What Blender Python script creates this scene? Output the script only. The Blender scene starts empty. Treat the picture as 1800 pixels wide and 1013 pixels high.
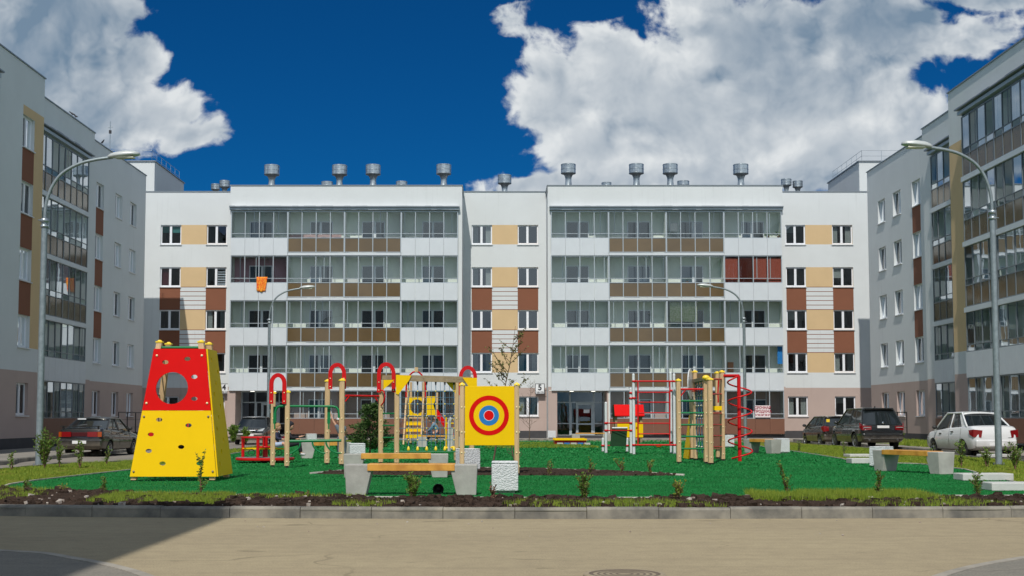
import bpy, bmesh, math, random
from mathutils import Vector, Matrix
random.seed(7)
SC = bpy.context.scene
COL = SC.collection
R = math.radians
# ------------------------------------------------------------ camera
F, PITCH, EYE = 2300.0, R(4), 1.4
CX, CY = 872.0, 574.0
cam_d = bpy.data.cameras.new('camera')
cam = bpy.data.objects.new('camera', cam_d); COL.objects.link(cam)
cam.location = (0, 0, EYE); cam.rotation_euler = (R(90) + PITCH, 0, 0)
cam_d.sensor_width = 36; cam_d.lens = 36 * F / 1800
cam_d.shift_x = (900 - CX) / 1800; cam_d.shift_y = (CY - 506.5) / 1800
cam_d.clip_end = 3000
SC.camera = cam
# ------------------------------------------------------------ sun and sky
SUN = Vector((-0.18, -1.0, 1.26)).normalized()
sl = bpy.data.lights.new('sun', 'SUN'); sl.energy = 3.9; sl.angle = R(0.5); sl.color = (1, 0.95, 0.87)
so = bpy.data.objects.new('sun', sl); COL.objects.link(so)
so.rotation_euler = SUN.to_track_quat('Z', 'Y').to_euler()
SC.view_settings.view_transform = 'Standard'; SC.view_settings.look = 'None'
SC.view_settings.exposure = 0.0
W = bpy.data.worlds.new('World'); SC.world = W; W.use_nodes = True
_c, _s = math.cos(PITCH), math.sin(PITCH)

class NT:
    """small helper to chain nodes"""
    def __init__(s, tree): s.t = tree
    def n(s, typ, **kw):
        nd = s.t.nodes.new(typ)
        for k, v in kw.items(): setattr(nd, k, v)
        return nd
    def put(s, sock, v):
        if hasattr(v, 'links') or isinstance(v, bpy.types.NodeSocket): s.t.links.new(v, sock)
        elif v is not None:
            if sock.type == 'RGBA' and len(v) == 3: v = (*v, 1)
            sock.default_value = v
    def m(s, op, a, b=None, c=None, clamp=False):
        nd = s.n('ShaderNodeMath', operation=op, use_clamp=clamp)
        s.put(nd.inputs[0], a)
        if b is not None: s.put(nd.inputs[1], b)
        if c is not None: s.put(nd.inputs[2], c)
        return nd.outputs[0]
    def mix(s, f, a, b, mode='MIX'):
        nd = s.n('ShaderNodeMix', data_type='RGBA', blend_type=mode)
        s.put(nd.inputs[0], f); s.put(nd.inputs[6], a); s.put(nd.inputs[7], b)
        return nd.outputs[2]
    def noise(s, vec, scale, detail=3, rough=0.55, dist=0, out=0):
        nd = s.n('ShaderNodeTexNoise')
        if vec is not None: s.put(nd.inputs['Vector'], vec)
        nd.inputs['Scale'].default_value = scale; nd.inputs['Detail'].default_value = detail
        nd.inputs['Roughness'].default_value = rough; nd.inputs['Distortion'].default_value = dist
        return nd.outputs[out]
    def ramp(s, f, lo, hi, a=0.0, b=1.0, smooth=True):
        nd = s.n('ShaderNodeMapRange', interpolation_type='SMOOTHSTEP' if smooth else 'LINEAR')
        s.put(nd.inputs[0], f)
        for i, v in zip((1, 2, 3, 4), (lo, hi, a, b)): nd.inputs[i].default_value = v
        return nd.outputs[0]

def skydir(px, py):
    t = (CY - py) / F; k = _c - t * _s
    return (px - CX) / F / k, (t * _c + _s) / k

def build_world():
    t = W.node_tree; t.nodes.clear(); q = NT(t)
    out = q.n('ShaderNodeOutputWorld'); bg = q.n('ShaderNodeBackground'); bg.inputs['Strength'].default_value = 0.15
    t.links.new(bg.outputs[0], out.inputs[0])
    sky = q.n('ShaderNodeTexSky', sky_type='NISHITA', sun_disc=False, sun_elevation=math.asin(SUN.z),
              sun_rotation=math.atan2(SUN.x, SUN.y), altitude=1500, air_density=1.0, dust_density=0.1, ozone_density=5.0)
    blue = q.mix(1.0, sky.outputs[0], (0.012, 0.18, 0.33), 'MULTIPLY')
    tc = q.n('ShaderNodeTexCoord'); sp = q.n('ShaderNodeSeparateXYZ'); t.links.new(tc.outputs['Generated'], sp.inputs[0])
    x, y, z = sp.outputs
    ya = q.m('MAXIMUM', q.m('ABSOLUTE', y), 0.02)
    a = q.m('DIVIDE', x, ya); b = q.m('DIVIDE', z, ya)
    cb = q.n('ShaderNodeCombineXYZ'); q.put(cb.inputs[0], a); q.put(cb.inputs[1], b); v0 = cb.outputs[0]
    nz = q.n('ShaderNodeTexNoise'); q.put(nz.inputs['Vector'], v0); nz.inputs['Scale'].default_value = 9
    nz.inputs['Detail'].default_value = 5
    wv = q.n('ShaderNodeVectorMath', operation='MULTIPLY_ADD')
    q.put(wv.inputs[0], nz.outputs['Color']); wv.inputs[1].default_value = (0.05, 0.05, 0); q.put(wv.inputs[2], v0)
    sw = q.n('ShaderNodeSeparateXYZ'); t.links.new(wv.outputs[0], sw.inputs[0]); wa, wb, _ = sw.outputs
    wa = q.m('SUBTRACT', wa, 0.025); wb = q.m('SUBTRACT', wb, 0.025)
    # cumulus masses: (px, py, half width, half height) as angles
    BL = [(50, 100, 190, 155), (-60, 200, 260, 140), (130, 20, 130, 60), (190, 190, 130, 90), (290, 190, 75, 60), (345, 235, 60, 40), (240, 90, 60, 60),
          (980, 170, 95, 98), (1080, 130, 150, 110), (1030, 250, 105, 62), (1180, 200, 190, 150), (1300, 60, 230, 110),
          (1400, 180, 230, 180), (1560, 50, 260, 75), (1480, 270, 240, 90), (1640, 260, 170, 85), (1720, -20, 110, 50), (1010, 320, 100, 28), (930, 325, 60, 18),
          (915, 40, 26, 16), (945, 22, 22, 14), (1190, 310, 240, 70), (1900, 330, 200, 70)]
    BL = [(*b_, 1.0) for b_ in BL if b_[0] not in (915, 945)] + [(925, 32, 70, 36, -.10), (430, 205, 60, 20, -.2), (1010, 330, 190, 34, .12), (960, 300, 70, 45, 0.0)]
    mask = None
    for px, py, rx, ry, pk in BL:
        a0, b0 = skydir(px, py)
        da = q.m('DIVIDE', q.m('SUBTRACT', wa, a0), rx / F); db = q.m('DIVIDE', q.m('SUBTRACT', wb, b0), ry / F)
        d = q.m('SUBTRACT', 1.0, q.m('SQRT', q.m('ADD', q.m('MULTIPLY', da, da), q.m('MULTIPLY', db, db))))
        if pk != 1.0: d = q.m('MINIMUM', d, pk)
        mask = d if mask is None else q.m('SMOOTH_MAX', mask, d, 0.15)
    def vor(vec, sc):      # billows
        n_ = q.noise(vec, sc, 5, .55)
        return q.m('MULTIPLY', q.m('ABSOLUTE', q.m('SUBTRACT', n_, .5)), 2.4)
    n1 = q.noise(wv.outputs[0], 17, 8, 0.62)
    v1 = vor(wv.outputs[0], 9.5)
    dens = q.m('ADD', mask, q.m('ADD', q.m('MULTIPLY', q.m('SUBTRACT', n1, 0.5), 1.5), q.m('MULTIPLY', q.m('SUBTRACT', 0.13, v1), 1.1)))
    cov = q.ramp(dens, -0.05, 0.22)
    of = q.n('ShaderNodeVectorMath', operation='ADD'); q.put(of.inputs[0], wv.outputs[0]); of.inputs[1].default_value = (-0.008, 0.012, 0)
    v2 = vor(of.outputs[0], 9.5)
    l1 = q.noise(wv.outputs[0], 7, 5, 0.55); l2 = q.noise(of.outputs[0], 7, 5, 0.55)
    thin = q.ramp(dens, 0.3, 1.0, 1.0, 0.35)
    rel = q.m('MULTIPLY', q.m('ADD', q.m('MULTIPLY', q.m('SUBTRACT', v2, v1), 1.5), q.m('MULTIPLY', q.m('SUBTRACT', l1, l2), 3.2)), thin)
    big = q.noise(v0, 3.4, 2, 0.5)
    thick = q.ramp(dens, 0.05, 0.85)
    br = q.m('ADD', q.m('SUBTRACT', 0.93, q.m('MULTIPLY', thick, 0.25)), q.m('MULTIPLY', q.m('SUBTRACT', big, 0.5), 0.45))
    br = q.m('ADD', br, rel)
    # the left mass and the bank at upper right are greyer
    br = q.m('SUBTRACT', br, q.ramp(wa, -0.34, -0.22, 0.62, 0.12))
    a0, b0 = skydir(1520, 60)
    gd = q.m('SQRT', q.m('ADD', q.m('POWER', q.m('MULTIPLY', q.m('SUBTRACT', wa, a0), 7.5), 2.0), q.m('POWER', q.m('MULTIPLY', q.m('SUBTRACT', wb, b0), 16.0), 2.0)))
    br = q.m('SUBTRACT', br, q.ramp(gd, 0.3, 1.3, 0.46, 0.0))
    br = q.m('SUBTRACT', br, q.m('MULTIPLY', q.ramp(wb, 0.17, 0.23, 0.20, 0.0), q.ramp(wa, 0.13, 0.2)))
    br = q.m('MINIMUM', q.m('MAXIMUM', br, 0.0), 1.0)
    cr = q.mix(q.ramp(br, 0.0, 1.0, smooth=False), (1.15, 1.7, 2.35), (5.0, 5.2, 5.3))
    # behind and above the viewer: unseen scattered clouds, added bright as fill light
    nb = q.noise(tc.outputs['Generated'], 3.1, 6, 0.55)
    back = q.m('MULTIPLY', q.ramp(nb, 0.42, 0.56), q.ramp(y, -0.02, 0.05, 1.0, 0.0))
    up = q.m('MULTIPLY', q.ramp(nb, 0.40, 0.56), q.ramp(b, 0.50, 0.9))
    bu = q.m('MAXIMUM', back, up)
    front = q.m('MULTIPLY', cov, q.m('MULTIPLY', q.ramp(y, -0.02, 0.05), q.ramp(b, 0.42, 0.8, 1, 0)))
    cr = q.mix(bu, cr, q.mix(q.ramp(z, 0.35, 0.75), (7.0, 8.1, 9.0), (2.8, 3.3, 3.9)))
    cv = q.m('MULTIPLY', q.m('MAXIMUM', front, bu), 0.98)
    q.put(bg.inputs[0], q.mix(cv, blue, cr))
build_world()

# ------------------------------------------------------------ mesh helpers
def P(px, py, Y):
    t = (CY - py) / F; z = Y * (t * _c + _s) / (_c - t * _s); zp = Y * _c + z * _s
    return (px - CX) * zp / F, z + EYE
def G(px, py, z0=0.0):
    t = (CY - py) / F; Y = (z0 - EYE) * (_c - t * _s) / (t * _c + _s)
    return (px - CX) * (Y * _c + (z0 - EYE) * _s) / F, Y

class MB:
    def __init__(s): s.v = []; s.f = []; s.m = []; s.mats = []; s.sm = []
    def mi(s, mat):
        if mat not in s.mats: s.mats.append(mat)
        return s.mats.index(mat)
    def face(s, pts, mat, smooth=False):
        b = len(s.v); s.v += [tuple(p) for p in pts]; s.f.append(tuple(range(b, b + len(pts)))); s.m.append(s.mi(mat)); s.sm.append(smooth)
    def mesh(s, vs, fs, mat, smooth=False):
        b = len(s.v); s.v += [tuple(p) for p in vs]; i = s.mi(mat)
        for f in fs: s.f.append(tuple(b + k for k in f)); s.m.append(i); s.sm.append(smooth)
    def box(s, x0, x1, y0, y1, z0, z1, mat, T=None):
        vs = [Vector(p) for p in ((x0,y0,z0),(x1,y0,z0),(x1,y1,z0),(x0,y1,z0),(x0,y0,z1),(x1,y0,z1),(x1,y1,z1),(x0,y1,z1))]
        if T: vs = [T(p) if callable(T) else T @ p for p in vs]
        s.mesh(vs, [(0,3,2,1),(4,5,6,7),(0,1,5,4),(1,2,6,5),(2,3,7,6),(3,0,4,7)], mat)
    def prism(s, poly, axis, a, b, mat, T=None):
        """poly (2D) extruded along axis 'x','y','z' from a to b"""
        def mk(p, w): return Vector({'x': (w, p[0], p[1]), 'y': (p[0], w, p[1]), 'z': (p[0], p[1], w)}[axis])
        n = len(poly); vs = [mk(p, a) for p in poly] + [mk(p, b) for p in poly]
        if T: vs = [T @ p for p in vs]
        fs = [tuple(range(n))[::-1], tuple(range(n, 2 * n))] + [(i, (i + 1) % n, n + (i + 1) % n, n + i) for i in range(n)]
        s.mesh(vs, fs, mat)
    def tube(s, pts, r, mat, n=8, cap=True, smooth=True, T=None):
        pts = [Vector(p) for p in pts]
        if T: pts = [T @ p for p in pts]
        rs = r if isinstance(r, (list, tuple)) else [r] * len(pts)
        d0 = (pts[1] - pts[0]).normalized(); up = Vector((0, 0, 1)) if abs(d0.z) < .9 else Vector((1, 0, 0))
        a = d0.cross(up).normalized(); vs = []
        for i, p in enumerate(pts):
            if i == 0: d = pts[1] - pts[0]
            elif i == len(pts) - 1: d = pts[-1] - pts[-2]
            else: d = (pts[i + 1] - p).normalized() + (p - pts[i - 1]).normalized()
            d = d.normalized() if d.length > 1e-9 else d0
            a = (a - d * a.dot(d)); a = a.normalized() if a.length > 1e-6 else d.orthogonal().normalized(); b = d.cross(a)
            for k in range(n):
                t = 2 * math.pi * k / n; vs.append(p + (a * math.cos(t) + b * math.sin(t)) * rs[i])
        fs = [(i * n + k, i * n + (k + 1) % n, (i + 1) * n + (k + 1) % n, (i + 1) * n + k) for i in range(len(pts) - 1) for k in range(n)]
        s.mesh(vs, fs, mat, smooth)
        if cap:
            m = len(pts) - 1
            s.mesh([vs[k] for k in range(n)], [tuple(range(n))], mat); s.mesh([vs[m * n + k] for k in range(n)], [tuple(range(n))[::-1]], mat)
    def lathe(s, prof, cx, cy, mat, n=20, smooth=True, T=None):
        vs = []
        for r, z in prof:
            for k in range(n):
                t = 2 * math.pi * k / n; p = Vector((cx + r * math.cos(t), cy + r * math.sin(t), z)); vs.append(T @ p if T else p)
        fs = [(i * n + k, i * n + (k + 1) % n, (i + 1) * n + (k + 1) % n, (i + 1) * n + k) for i in range(len(prof) - 1) for k in range(n)]
        s.mesh(vs, fs, mat, smooth)
    def ball(s, c, r, mat, n=8, T=None, sc=(1,1,1)):
        c = Vector(c); vs = []; m = n // 2 + 1
        for i in range(m + 1):
            ph = math.pi * i / m
            for k in range(n):
                t = 2 * math.pi * k / n; p = c + Vector((r*sc[0]*math.sin(ph)*math.cos(t), r*sc[1]*math.sin(ph)*math.sin(t), r*sc[2]*math.cos(ph)))
                vs.append(T @ p if T else p)
        s.mesh(vs, [(i*n+k, i*n+(k+1)%n, (i+1)*n+(k+1)%n, (i+1)*n+k) for i in range(m) for k in range(n)], mat, True)
    def build(s, name, parent=None, bevel=0, merge=False):
        me = bpy.data.meshes.new(name); me.from_pydata(s.v, [], s.f)
        for m in s.mats: me.materials.append(m)
        me.polygons.foreach_set('material_index', s.m); me.polygons.foreach_set('use_smooth', s.sm)
        bm = bmesh.new(); bm.from_mesh(me)
        if merge: bmesh.ops.remove_doubles(bm, verts=bm.verts, dist=1e-4)
        bmesh.ops.recalc_face_normals(bm, faces=bm.faces); bm.to_mesh(me); bm.free()
        o = bpy.data.objects.new(name, me); COL.objects.link(o)
        if parent: o.parent = parent
        if bevel:
            b = o.modifiers.new('bevel', 'BEVEL'); b.width = bevel; b.segments = 2; b.limit_method = 'ANGLE'; b.angle_limit = R(40)
        return o

def thing(name, label, cat, loc=(0, 0, 0), rz=0, group=None):
    o = bpy.data.objects.new(name, None); COL.objects.link(o); o.empty_display_size = .2
    o.location = loc; o.rotation_euler = (0, 0, rz); tag(o, label, cat, group); return o
def tag(o, label, cat, group=None, kind=None):
    if label: o['label'] = label
    if cat: o['category'] = cat
    if group: o['group'] = group
    if kind: o['kind'] = kind
    return o
def struct(o): o['kind'] = 'structure'; return o
def copy_tree(o, parent=None):
    c = o.copy(); COL.objects.link(c)
    if parent: c.parent = parent
    for ch in list(o.children): copy_tree(ch, c)
    return c
def arc(cx, cz, r, a0, a1, n):
    return [(cx + r * math.cos(R(a0 + (a1 - a0) * i / n)), cz + r * math.sin(R(a0 + (a1 - a0) * i / n))) for i in range(n + 1)]

# ------------------------------------------------------------ materials
def mat(name, col, rough=.6, metal=0, var=0.0, vs=3.0, bump=0.0, bs=40.0, col2=None, spec=None, streak=False, coat=0, dirt=0):
    m = bpy.data.materials.new(name); m.use_nodes = True; t = m.node_tree; q = NT(t)
    b = t.nodes['Principled BSDF']; b.inputs['Roughness'].default_value = rough; b.inputs['Metallic'].default_value = metal
    if spec is not None: b.inputs['Specular IOR Level'].default_value = spec
    if coat: b.inputs['Coat Weight'].default_value = coat; b.inputs['Coat Roughness'].default_value = .04
    tc = q.n('ShaderNodeTexCoord').outputs['Object']
    if var or col2:
        v = tc
        if streak:
            mp = q.n('ShaderNodeMapping'); q.put(mp.inputs[0], tc); mp.inputs['Scale'].default_value = (6, 6, .5); v = mp.outputs[0]
        n = q.noise(v, vs, 6, .6)
        f = q.ramp(n, .3, .7)
        c2 = col2 if col2 else tuple(c * (1 - var) for c in col)
        q.put(b.inputs['Base Color'], q.mix(f, col, c2))
    else: b.inputs['Base Color'].default_value = (*col, 1)
    if dirt:
        mp = q.n('ShaderNodeMapping'); q.put(mp.inputs[0], tc); mp.inputs['Scale'].default_value = (3.5, 3.5, .12)
        f = q.m('MULTIPLY', q.ramp(q.noise(mp.outputs[0], 1.6, 5, .6), .52, .78), q.ramp(q.noise(tc, .35, 3), .4, .7))
        old = b.inputs['Base Color'].links[0].from_socket if b.inputs['Base Color'].links else (*col, 1)
        q.put(b.inputs['Base Color'], q.mix(q.m('MULTIPLY', f, dirt), old, tuple(c * .55 for c in col)))
    if bump:
        bn = q.n('ShaderNodeBump'); bn.inputs['Strength'].default_value = bump; bn.inputs['Distance'].default_value = .01
        q.put(bn.inputs['Height'], q.noise(tc, bs, 4, .6)); q.put(b.inputs['Normal'], bn.outputs[0])
    return m
def glass(name, tint=(.80, .86, .86), refl=1.0, base=.03):
    m = bpy.data.materials.new(name); m.use_nodes = True; t = m.node_tree; t.nodes.clear(); q = NT(t)
    o = q.n('ShaderNodeOutputMaterial'); tr = q.n('ShaderNodeBsdfTransparent'); tr.inputs[0].default_value = (*tint, 1)
    gl = q.n('ShaderNodeBsdfGlossy'); gl.inputs['Roughness'].default_value = .01; gl.inputs[0].default_value = (.92, .96, 1, 1)
    fr = q.n('ShaderNodeFresnel'); fr.inputs[0].default_value = 1.5
    tc = q.n('ShaderNodeTexCoord').outputs['Object']; bn = q.n('ShaderNodeBump'); bn.inputs['Strength'].default_value = .05; bn.inputs['Distance'].default_value = .02
    q.put(bn.inputs['Height'], q.noise(tc, 1.6, 1, .5)); q.put(gl.inputs['Normal'], bn.outputs[0])
    f = q.m('ADD', q.m('MULTIPLY', fr.outputs[0], refl), base, clamp=True)
    mx = q.n('ShaderNodeMixShader'); q.put(mx.inputs[0], f); t.links.new(tr.outputs[0], mx.inputs[1]); t.links.new(gl.outputs[0], mx.inputs[2])
    t.links.new(mx.outputs[0], o.inputs[0]); return m
M = {}
def srgb(r, g, b):
    return tuple(((c / 255) / 12.92 if c / 255 <= .04045 else ((c / 255 + .055) / 1.055) ** 2.4) for c in (r, g, b))
M['plaster'] = mat('white_plaster', (.595, .625, .635), .9, dirt=.35, var=.05, vs=.5, bump=.15, bs=60)
M['pink'] = mat('pink_plaster', (.43, .335, .30), .9, dirt=.4, var=.06, vs=.6, bump=.15, bs=60)
M['tan'] = mat('tan_plaster', (.58, .42, .235), .9, var=.05, vs=1, bump=.1, bs=60)
M['brown'] = mat('red_brown_plaster', (.205, .078, .042), .9, var=.06, vs=1, bump=.1, bs=60)
M['plinth'] = mat('dark_plinth', (.055, .055, .06), .85, var=.2, vs=2)
M['coping'] = mat('metal_coping', (.22, .25, .28), .45, .2)
M['white_metal'] = mat('white_metal', (.62, .64, .66), .45, var=.05, vs=2)
M['panel'] = mat('white_panel', (.56, .60, .635), .42, dirt=.25, var=.05, vs=1.5)
M['alu'] = mat('aluminium_frame', (.36, .41, .45), .4, .15)
M['alu_dark'] = mat('dark_aluminium_frame', (.17, .20, .22), .45, .3)
M['pvc'] = mat('white_pvc', (.74, .76, .80), .35)
M['brown_glass'] = mat('brown_tinted_panel', (.13, .085, .035), .12, var=.25, vs=.5, spec=.6)
M['brown_panel'] = mat('brown_cladding', (.17, .075, .045), .5, var=.06, vs=1.5)
M['loggia_wall'] = mat('loggia_plaster', (.76, .80, .74), .9, var=.04, vs=1)
M['pinkwall'] = mat('lilac_plaster', (.38, .22, .26), .9)
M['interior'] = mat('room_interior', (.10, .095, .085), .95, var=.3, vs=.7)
M['glass'] = glass('window_glass', (.62, .68, .70), 1.1, .05)
M['sglass'] = glass('side_loggia_glass', (.80, .86, .87), .62, .02)
M['lglass'] = glass('loggia_glass', (.90, .93, .92), .9, .0)
M['darkpane'] = mat('dark_pane', (.02, .024, .028), .03, spec=.8)
M['bluepane'] = mat('bluish_pane', (.03, .055, .085), .05, spec=.9)
M['curtain'] = mat('pale_curtain', (.50, .50, .46), .9, var=.2, vs=12)
M['teal'] = mat('teal_blind', (.07, .30, .27), .8)
M['maroon'] = mat('maroon_curtain', (.12, .02, .03), .9, var=.3, vs=20)
M['red_blind'] = mat('red_blind', (.30, .065, .04), .9, var=.45, vs=18)
M['galv'] = mat('galvanised_steel', (.42, .47, .50), .38, .75, var=.25, vs=6)
M['black'] = mat('black_metal', (.015, .015, .017), .5)
M['roofing'] = mat('roofing_felt', (.06, .06, .06), .95, var=.3, vs=2)
# ============================================================ BUILDINGS
rb = random.Random(11)
class Fac:
    """a facade plane: u runs along it, d points out of it"""
    def __init__(s, kind, pos, base):
        s.k = kind; s.p = pos; s.b = Vector(base)
    def __call__(s, u, z, d):
        if s.k == 'front': v = Vector((u, s.p - d, z))
        elif s.k == 'left': v = Vector((s.p + d, u, z))       # faces +X
        elif s.k == 'right': v = Vector((s.p - d, u, z))      # faces -X
        elif s.k == 'back': v = Vector((u, s.p + d, z))
        return v - s.b
    def box(s, mb, u0, u1, z0, z1, d0, d1, mat):
        mb.box(u0, u1, d0, d1, z0, z1, mat, T=lambda p: s(p.x, p.z, p.y))
    def quad(s, mb, u0, u1, z0, z1, d, mat, tl=0, tz=0):
        mb.face([s(u0, z0, d - tl - tz), s(u1, z0, d + tl - tz), s(u1, z1, d + tl + tz), s(u0, z1, d - tl + tz)], mat)

PINK_Z = 3.39
def wall_grid(mb, fac, u0, u1, z0, z1, holes, regions=(), d=0.0, rev=.16, base=None, plinth=.55):
    us = {u0, u1}; zs = {z0, z1}
    if z0 < PINK_Z < z1: zs.add(PINK_Z)
    if z0 < plinth < z1: zs.add(plinth)
    for r in list(holes) + list(regions):
        for u in r[:2]:
            if u0 < u < u1: us.add(u)
        for z in r[2:4]:
            if z0 < z < z1: zs.add(z)
    us = sorted(us); zs = sorted(zs)
    def col(u, z):
        m = base or (M['plinth'] if z < plinth else M['pink'] if z < PINK_Z else M['plaster'])
        for r in regions:
            if r[0] < u < r[1] and r[2] < z < r[3]: m = r[4]
        return m
    for i in range(len(us) - 1):
        for j in range(len(zs) - 1):
            u = (us[i] + us[i+1]) / 2; z = (zs[j] + zs[j+1]) / 2
            if any(h[0] < u < h[1] and h[2] < z < h[3] for h in holes): continue
            fac.quad(mb, us[i], us[i+1], zs[j], zs[j+1], d, col(u, z))
    for h in holes:
        a, b, c, e = max(h[0], u0), min(h[1], u1), max(h[2], z0), min(h[3], z1)
        rv = h[4] if len(h) > 4 else rev
        m = col(a - .02, (c + e) / 2) if rv < .5 else M['loggia_wall']
        if len(h) > 5: m = h[5]
        mb.face([fac(a, c, d), fac(a, e, d), fac(a, e, d - rv), fac(a, c, d - rv)], m)
        mb.face([fac(b, c, d), fac(b, e, d), fac(b, e, d - rv), fac(b, c, d - rv)], m)
        mb.face([fac(a, e, d), fac(b, e, d), fac(b, e, d - rv), fac(a, e, d - rv)], m)
        mb.face([fac(a, c, d), fac(b, c, d), fac(b, c, d - rv), fac(a, c, d - rv)], m)

def window(fac, par, u0, u1, z0, z1, d=-.10, style=None, split=.48, lip=True):
    """two-leaf white window: frame > pane, curtain"""
    fr = MB(); t = .075
    fac.box(fr, u0, u0 + t, z0, z1, d - .06, d, M['pvc']); fac.box(fr, u1 - t, u1, z0, z1, d - .06, d, M['pvc'])
    fac.box(fr, u0 + t, u1 - t, z1 - t, z1, d - .06, d, M['pvc']); fac.box(fr, u0 + t, u1 - t, z0, z0 + t * 1.3, d - .06, d, M['pvc'])
    uc = u0 + (u1 - u0) * split
    fac.box(fr, uc - .075, uc + .075, z0 + t * 1.3, z1 - t, d - .055, d + .012, M['pvc'])
    if lip: fac.box(fr, u0 - .04, u1 + .04, z0 - .055, z0 - .012, -.13, .07, M['white_metal'])
    o = fr.build('window', par)
    pn = MB()
    for a, b in ((u0 + t, uc - .075), (uc + .075, u1 - t)):
        fac.quad(pn, a, b, z0 + t * 1.3, z1 - t, d - .03, M['glass'], rb.uniform(-.004, .004), rb.uniform(-.006, .006))
    pn.build('pane', o)
    st = style if style is not None else rb.choice(['dark', 'dark', 'curtain', 'curtain', 'half', 'dark', 'dark'])
    if st != 'dark':
        cu = MB()
        if st == 'curtain':
            for a, b in ((u0 + t, u0 + .42), (u1 - .42, u1 - t)):
                n = 8
                for i in range(n):
                    p, q_ = a + (b - a) * i / n, a + (b - a) * (i + 1) / n
                    w0, w1 = .03 * (i % 2), .03 * ((i + 1) % 2)
                    cu.face([fac(p, z0, d - .18 - w0), fac(q_, z0, d - .18 - w1), fac(q_, z1, d - .18 - w1), fac(p, z1, d - .18 - w0)], M['curtain'])
            cu.build('curtain', o)
        elif st in ('half', 'teal'):
            fac.box(cu, u0 + t, u1 - t if st == 'teal' else uc, z1 - (.5 if st == 'teal' else rb.uniform(.4, .9)), z1 - t, d - .14, d - .12, M['teal' if st == 'teal' else 'curtain']); cu.build('blind', o)
        elif st == 'maroon':
            fac.box(cu, u0 + t, uc - .1, z0, z1, d - .20, d - .16, M['maroon']); cu.build('curtain', o)
        elif st == 'stripes':
            for k in range(7): fac.box(cu, uc + .08, u1 - t, z0 + .16 + k * .165, z0 + .24 + k * .165, d - .14, d - .12, M['pvc'])
            cu.build('blind', o)
    return o

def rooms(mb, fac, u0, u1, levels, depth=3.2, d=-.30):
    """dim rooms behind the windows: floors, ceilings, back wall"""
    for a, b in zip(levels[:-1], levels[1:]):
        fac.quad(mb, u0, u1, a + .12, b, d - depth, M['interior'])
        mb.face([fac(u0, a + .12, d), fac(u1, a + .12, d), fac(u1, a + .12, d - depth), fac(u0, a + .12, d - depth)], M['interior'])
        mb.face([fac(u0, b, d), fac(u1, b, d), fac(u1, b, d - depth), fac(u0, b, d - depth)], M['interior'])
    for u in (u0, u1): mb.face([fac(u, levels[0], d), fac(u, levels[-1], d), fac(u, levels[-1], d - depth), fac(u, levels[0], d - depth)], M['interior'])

def balcony_door(fac, par, uc, zf, depth, flip):
    """door and window unit on the back wall of a loggia"""
    fr = MB(); t = .06; D = -depth + .02
    if flip: a, b, c = uc - .78, uc + .05, uc + .72
    else: a, b, c = uc - .72, uc - .05, uc + .78
    zw = (zf + .12, zf + .62)
    for (x0, x1, zb) in ((a, b, zf + .14 if not flip else zf + .62), (b + .04, c, zf + .62 if not flip else zf + .14)):
        fac.box(fr, x0, x0 + t, zb, zf + 2.22, D, D + .06, M['pvc']); fac.box(fr, x1 - t, x1, zb, zf + 2.22, D, D + .06, M['pvc'])
        fac.box(fr, x0 + t, x1 - t, zf + 2.22 - t, zf + 2.22, D, D + .06, M['pvc']); fac.box(fr, x0 + t, x1 - t, zb, zb + t, D, D + .06, M['pvc'])
    fac.box(fr, b, b + .04, zf + .62, zf + 2.22, D, D + .05, M['pvc'])
    o = fr.build('balcony_door', par)
    pn = MB()
    m = rb.choice([M['darkpane']] * 3 + [M['bluepane']] * 2)
    for (x0, x1, zb) in ((a, b, zf + .14 if not flip else zf + .62), (b + .04, c, zf + .62 if not flip else zf + .14)):
        fac.quad(pn, x0 + t, x1 - t, zb + t, zf + 2.22 - t, D + .03, M['darkpane'] if rb.random() < .4 else m, rb.uniform(-.004, .004), rb.uniform(-.004, .004))
    pn.build('pane', o)

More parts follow.
